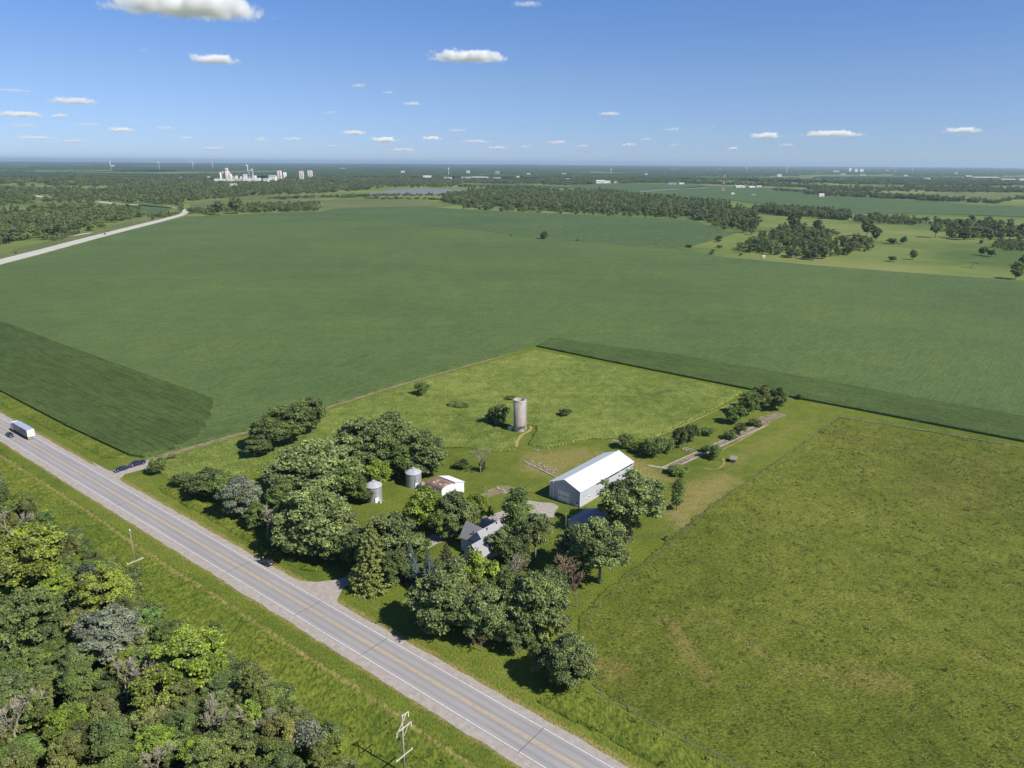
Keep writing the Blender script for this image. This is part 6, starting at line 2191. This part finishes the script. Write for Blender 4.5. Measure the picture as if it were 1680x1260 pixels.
hall(437, 298, 9, 5, 'white hall right of the cement works with a pitched roof')
hall(448, 296, 11, 8, 'big pale hall between the cement works and the elevator', dep=.9)
silos(459, 293, 2, 8, 11.5, 'tan twin-column grain elevator right of the cement works')
silos(467.5, 291, 2, 5.5, 7.5, 'small pale twin silo beside the tan elevator', 'far_white')
silos(495, 294, 3, 8, 12, 'left one of the two white elevator towers')
silos(509, 291, 3, 8.5, 10, 'right one of the two white elevator towers')
for t in ('left one', 'right one'):
    pass
hall(383, 304, 10, 3, 'low white building in the trees below the cement works')
for args in [
    (701, 292.5, 13, 4, 'white church-like block left of the long white halls', 'far_white', 'far_white'),
    (735, 293.5, 12, 3, 'white hall at the foot of the thin far tower'),
    (765, 293, 18, 2.6, 'grey-roofed hall left of the longest white hall'),
    (788, 293.2, 25, 3, 'longest white hall in the distant town', 'far_white', 'far_white'),
    (815, 293.5, 10, 2.6, 'white hall right of the longest white hall'),
    (661, 283.5, 6, 3, 'small white building high in the far town left of the tower'),
    (768, 283.5, 5, 3.5, 'small white building high in the far town right of the tower'),
    (816, 285, 6, 4, 'grey block among the far trees right of the tower', 'far_grey', 'far_grey'),
    (562, 277.5, 8, 1.8, 'thin white roof near the horizon above the lake'),
    (931, 294.5, 6, 2, 'white shed left of the white field-edge plant'),
    (985, 300.5, 15, 4.5, 'white plant building at the edge of the long far field', 'far_white', 'far_white'),
    (997, 300.5, 9, 3.5, 'white annex right of the field-edge plant', 'far_white', 'far_white'),
    (1010, 300, 5, 2.5, 'tiny white shed right of the field-edge plant'),
    (1103, 302.5, 13, 2.6, 'long white shed on the far field left of the mast'),
    (1117, 302.5, 8, 3, 'white barn beside the long white shed left of the mast'),
    (1213, 308, 15, 3.4, 'long white poultry shed right of the mast', 'far_white', 'far_white'),
    (1232, 308, 10, 2.6, 'middle white shed right of the mast', 'far_white', 'far_white'),
    (1245, 308, 8, 3.2, 'rightmost white shed of the row right of the mast', 'far_white', 'far_white'),
    (1202, 319.5, 5, 3, 'small white gabled hut right below the mast', 'far_white', 'far_white'),
    (1236, 320.5, 6, 1.8, 'low white shed on the far green field'),
    (1347, 323, 8, 5, 'white gabled house at the end of the far tree line', 'far_white', 'far_white'),
    (1253, 424, 4.2, 4.6, 'tiny white hut in the scrub at the field edge', 'far_white', 'far_white'),
    (1393, 361, 2.6, 3.5, 'tiny white shed at the end of the tall tree row', 'far_white', 'far_white'),
    (1278, 290, 7, 4, 'white house in the town trees left of the silos'),
    (1371, 283, 9, 3, 'pale hall below the far silos'), (1383, 287, 8, 2.2, 'low pale hall right below the far silos'),
    (1415, 288, 8, 2.2, 'pale hall further right below the far silos'), (1518, 294, 12, 2.2, 'white roofs left of the red store'),
    (1588, 292, 9, 3.4, 'red-walled store in the far right town', 'far_red', 'far_white'),
    (1612, 292.5, 40, 2.0, 'very long white store roof in the far right town', 'far_white', 'far_white'),
    (1652, 296, 22, 2.4, 'white row of shops at the far right', 'far_white', 'far_white'),
    (1676, 296, 12, 2.6, 'white store cut by the right edge of the photo', 'far_white', 'far_white'),
    (1568, 286, 4, 3, 'small white block above the red store'), (185, 273.5, 3.2, 2.4, 'tiny white building near the left horizon', 'far_white', 'far_white'),
    (297, 293, 4, 2.6, 'white house in the woods left of the cement works'), (343, 292, 4, 2.4, 'white house in the woods beside the cement works'),
    (1105, 279, 14, 1.6, 'pale roof near the horizon above the field-edge plant'), (1180, 279, 7, 1.6, 'white roof near the horizon above the mast'),
    (850, 291, 5, 2.2, 'white roof in the trees right of the longest hall'), (867, 286, 5, 2, 'pale house high in the town centre'), (925, 286, 6, 2, 'pale house above the white shed'),
    (1060, 287, 5, 2, 'pale house in the middle of the town trees'), (1455, 281.5, 5, 2, 'small pale hall right of the far silos'), (1485, 289, 6, 2, 'small white roof between silos and shops'),
]:
    hall(*args[:5], wall=args[5] if len(args) > 5 else 'far_white', roof=args[6] if len(args) > 6 else 'far_grey', dep=.5 if args[2] > 15 else .8,
         name='white_hut' if args[2] < 5 else 'distant_building', rz=random.uniform(-.25, .25))
for px, py, n, w, h, lb in [(1394, 282, 2, 4, 5.5, 'left pair of pale silos on the far right skyline'), (1404, 283, 3, 5, 5, 'middle group of pale silos on the far right skyline'), (1413, 283, 3, 6, 5, 'right group of pale silos on the far right skyline')]:
    silos(px, py, n, w, h, lb, 'far_white')

# water towers
for px, py, hpx, lb in [(1002, 285, 7.5, 'white water tower above the field-edge plant'), (1225, 280, 5, 'small white water tower on the skyline right of the mast'), (1290, 284, 9, 'slim water tower above the white town house'), (736, 290, 14, 'thin pale tower in the middle of the far town')]:
    x, y, m = at_far(px, py)
    o = thing('water_tower', lb, 'water tower', (x, y, 0), 0, 'water towers of the far town')
    h = hpx * m
    r = 1.3 * m
    MB().lathe([(r * .45, 0), (r * .3, h * .15), (r * .3, h - 1.6 * r)], 14).build('shaft', M['far_white'], o, True)
    MB().lathe([(r * .3, h - 1.7 * r), (r, h - r), (r * 1.02, h - .6 * r), (r * .7, h - .1 * r), (0, h)], 18).build('tank', M['far_white'], o, True)

# lattice mast
x, y, m = at_far(1186, 318)
o = thing('radio_mast', 'red and white lattice mast standing in the far green field', 'mast', (x, y, 0))
hh = 36 * m
for k in range(7):
    mb = MB()
    z0, z1 = hh * k / 7, hh * (k + 1) / 7
    r0, r1 = 4.2 * (1 - k / 7 * .72), 4.2 * (1 - (k + 1) / 7 * .72)
    for c in range(4):
        a, b = PI / 4 + c * PI / 2, PI / 4 + (c + 1) * PI / 2
        A_, B_ = (r0 * math.cos(a), r0 * math.sin(a), z0), (r1 * math.cos(a), r1 * math.sin(a), z1)
        C_, D_ = (r0 * math.cos(b), r0 * math.sin(b), z0), (r1 * math.cos(b), r1 * math.sin(b), z1)
        mb.tube([A_, B_], .22, 4)
        mb.tube([A_, D_], .13, 4)
        mb.tube([C_, B_], .13, 4)
        mb.tube([A_, C_], .13, 4)
    mb.build('mast_section', M['mast_red'] if k % 2 == 0 else M['far_white'], o)

# wind turbines
for px, dist, lb in [(207, 8200, 'leftmost wind turbine on the left horizon'), (236, 7600, 'second wind turbine from the left edge'), (283, 7900, 'third wind turbine from the left edge'), (336, 9500, 'wind turbine left of the sloping conveyor'), (367, 9200, 'wind turbine right above the sloping conveyor'),
                     (1440, 8000, 'wind turbine right of the far silos'), (1467, 8300, 'middle wind turbine on the right horizon'), (1538, 9000, 'rightmost wind turbine on the horizon')]:
    x = (px - 840) / F * dist * CP * 1.046
    o = thing('wind_turbine', lb, 'wind turbine', (x, dist, 0), random.uniform(-.5, .5), 'white wind turbines on the horizon')
    hub = 98
    MB().tube([(0, 0, 0), (0, 0, hub)], [2.6, 1.5], 10).build('tower', M['far_white'], o, True)
    MB().box((0, 0, hub + .5), (3.5, 10, 3.8)).build('nacelle', M['far_white'], o, bevel=.5)
    a0 = random.uniform(0, 2)
    for k in range(3):
        a = a0 + k * 2 * PI / 3
        MB().tube([(0, -5.6, hub + .5), (12 * math.sin(a), -5.6, hub + .5 + 12 * math.cos(a)), (47 * math.sin(a), -5.9, hub + .5 + 47 * math.cos(a))], [1.1, 1.6, .35], 6).build('blade', M['far_white'], o)

TOWN = TOWN + [(cw.location.x + k * 60, cw.location.y, 100) for k in (-1.5, 0, 1.5)]


def in_clearing(x, y):
    for bx_, by_, w_ in TOWN:
        L_ = math.hypot(bx_, by_)
        al = (x * bx_ + y * by_) / L_ - L_
        if -420 < al < 20 + w_ * .4 and abs(x * by_ - y * bx_) / L_ < w_ * .5 + 8:
            return True
    return False


wood = [q for q in wood if not in_clearing(q[0], q[1])]
instanced('far_woodland', wood, ['far0', 'far2', 'far3', 'far4'], 'far-off mass of woodland trees between the fields and the town')
if pts_rest:
    instanced('tree_belt_mass', pts_rest, ['far0', 'far1', 'far2', 'far3'], 'remaining mass of trees filling the belts behind the field')

# canopy beyond
na_, nr_ = 900, 330
aa = np.linspace(math.radians(48), math.radians(132), na_)
rd = 5200 * (36000 / 5200) ** (np.linspace(0, 1, nr_) ** 1.0)
AA, RD = np.meshgrid(aa, rd)
cx, cyy = RD * np.cos(AA), RD * np.sin(AA)
fz = sstep(9000, 26000, RD) * (fbm(cx / 5200, cyy / 5200, 3, 4) - 0.30) * 75
fz = np.maximum(fz, 0)
fo_ = fbm(cx / 900, cyy / 900, 71, 4) + 0.12 * (fbm(cx / 5000, cyy / 2500, 75, 3) - 0.5)
isw = fo_ > 0.435
for bx_, by_, w_ in TOWN:
    L_ = math.hypot(bx_, by_)
    ux_, uy_ = bx_ / L_, by_ / L_
    al = cx * ux_ + cyy * uy_ - L_
    ac = np.abs(cx * uy_ - cyy * ux_)
    isw &= ~((ac < w_ * .5 + 14) & (al > -900) & (al < 25 + w_ * .4))
cz = fz + np.where(isw, 9 + 9 * fbm(cx / 60, cyy / 60, 81, 3), 0.0) - np.where(isw, 0, 4.0)
ids = np.arange(na_ * nr_).reshape(nr_, na_)
q = np.stack([ids[:-1, :-1], ids[1:, :-1], ids[1:, 1:], ids[:-1, 1:]], -1).reshape(-1, 4)
keep = isw.ravel()[q].any(1)
q = q[keep][:, ::-1]
me = np_mesh('horizon_woodland', np.stack([cx.ravel(), cyy.ravel(), cz.ravel()], -1), q, M['canopy'], False)
tag(link('horizon_woodland', me), 'unbroken wooded country fading to the horizon', 'woodland', kind='stuff')
# ------------------------------------------------------------------ clouds
ct = bpy.data.textures.new('cloud_lumps', 'CLOUDS')
ct.noise_scale = 0.22
ct.noise_depth = 3
CL = [
    (305, 10, 225, 48, 0, 'largest cloud, cut by the top edge at the upper left'), (350, 97, 76, 24, 0, 'white cloud with a raised left horn below the largest cloud'), (770, 93, 130, 28, 0, 'long bright cloud in the upper middle of the sky'),
    (864, 7, 56, 13, 0, 'thin cloud at the top edge right of the middle'), (120, 166, 72, 15, 0, 'flat cloud in the left sky above the leftmost pair'), (33, 188, 68, 12, 0, 'long low cloud touching the left edge'),
    (96, 190, 26, 13, 0, 'small puff right of the left-edge cloud'), (40, 206, 44, 8, 1, 'faint cloud strip under the left-edge cloud'), (146, 204, 42, 7, 1, 'faint flat cloud in the left sky'), (198, 213, 42, 10, 0, 'flat white cloud above the left turbines'),
    (588, 140, 28, 11, 0, 'small puff left of and below the long bright cloud'), (637, 152, 22, 7, 0, 'tiny puff beneath the small puff'), (676, 170, 36, 11, 0, 'thin cloud below the left end of the long bright cloud'), (580, 218, 46, 11, 0, 'low cloud above the right of the cement works'),
    (630, 229, 50, 15, 0, 'bright low cloud above the lake'), (708, 227, 38, 11, 0, 'low cloud right of the bright low cloud'), (428, 228, 26, 17, 1, 'small tilted cloud above the cement works'), (1000, 187, 42, 9, 0, 'thin lone cloud right of the middle'),
    (1256, 223, 52, 17, 0, 'low bright cloud over the right horizon, left of the long one'), (1366, 220, 92, 14, 0, 'long low cloud over the right horizon'), (1578, 214, 55, 14, 0, 'rightmost low cloud over the right horizon'), (1103, 212, 36, 11, 1, 'faint small cloud over the mast'),
    (1201, 244, 20, 8, 0, 'tiny cloud just above the right horizon'), (1030, 238, 30, 15, 1, 'faint puffy cloud low over the town'), (860, 241, 22, 9, 1, 'faint small cloud low over the sand pit, left one'), (915, 234, 44, 12, 1, 'faint small cloud low over the sand pit, right one'),
    (545, 239, 24, 9, 1, 'faint cloud low over the elevator towers'), (305, 226, 26, 9, 1, 'faint cloud low over the left turbines'), (815, 243, 44, 10, 1, 'faint wide cloud low over the middle horizon'), (1105, 238, 22, 7, 1, 'faint tiny cloud below the upper faint cloud'),
    (350, 244, 50, 9, 1, 'faint flat cloud just above the turbine by the conveyor'), (235, 82, 22, 7, 1, 'wispy little cloud left of the horned cloud'), (1168, 207, 12, 5, 1, 'wispy dot of cloud over the right middle'),
    (60, 226, 60, 8, 1, 'faint streak low at the far left'), (120, 232, 50, 9, 1, 'faint low streak left of the turbines'), (270, 210, 40, 8, 1, 'faint streak above the tiny turbines'), (480, 228, 40, 9, 1, 'faint streak right of the tilted cloud'),
    (660, 246, 60, 9, 1, 'faint streak right above the lake horizon'), (750, 214, 40, 8, 1, 'faint streak right of the low bright clouds'), (780, 232, 60, 9, 1, 'faint streak over the thin far tower'), (955, 240, 30, 9, 1, 'faint streak over the white plant'),
    (20, 148, 70, 6, 1, 'faint wisp high at the left edge'), (540, 185, 30, 9, 1, 'faint wisp left of the low middle clouds'), (1060, 228, 24, 8, 1, 'faint wisp left of the mast'), (1290, 238, 30, 7, 1, 'faint wisp under the bright right cloud'),
]
for i, (px, py, w, h, thin, lb) in enumerate(CL):
    rr = random.Random(900 + i)
    v = Vector(((px - 840) / F, -(py - 630) / F, 0))
    d = right * v.x + up * v.y + fwd
    base_alt = 1350.0
    el = math.atan2(d.z, math.hypot(d.x, d.y))
    dist = (base_alt - H) / max(math.tan(el), 0.018)
    dn = d / math.hypot(d.x, d.y)
    ctr = Vector((0, 0, H)) + dn * dist
    mpp = dist * d.length / math.hypot(d.x, d.y) / F
    wm, hm = w * mpp, h * mpp
    bm = bpy.data.meshes.new('cloud')
    import bmesh
    b = bmesh.new()
    lat = Vector((dn.y, -dn.x, 0)).normalized()
    dep = Vector((dn.x, dn.y, 0)).normalized()
    rz = math.atan2(lat.y, lat.x)
    wl, dl = w / h * 1.25, w / h * 0.8
    mt = Matrix.Diagonal((wl / 2, dl / 2, 0.62, 1))
    bmesh.ops.create_icosphere(b, subdivisions=4, radius=1.0, matrix=mt)
    for vv in b.verts:       # flat underside, lumpy top
        c_ = vv.co
        if c_.z < 0:
            c_.z *= 0.45
        else:
            c_.z *= 0.8 + 0.35 * math.sin(c_.x * 2.1 + i) * math.cos(c_.y * 1.7 + i * 2)
    b.to_mesh(bm)
    b.free()
    bm.materials.append(M['thin_cloud'] if thin else M['mid_cloud' if py > 160 or h < 14 else 'cloud'])
    o = link('cloud', bm)
    o.location = ctr
    o.rotation_euler = (0, 0, rz)
    o.scale = (hm, hm, hm)
    tag(o, lb, 'cloud', 'small fair-weather clouds')

# ------------------------------------------------------------------ haze
mb = MB()
mb.box((0, 0, (190 - 1.5) / 2 - 0.6), (120000, 120000, 191.5))
hz = mb.build('haze', M['haze'])
tag(hz, 'pale blue summer haze over the far country', 'haze', kind='stuff')
print('OBJECTS', len(bpy.data.objects), 'wood', N_WOOD, 'mid', len(mid), 'budget', BUDGET, 'rest', len(pts_rest), 'far', len(wood))
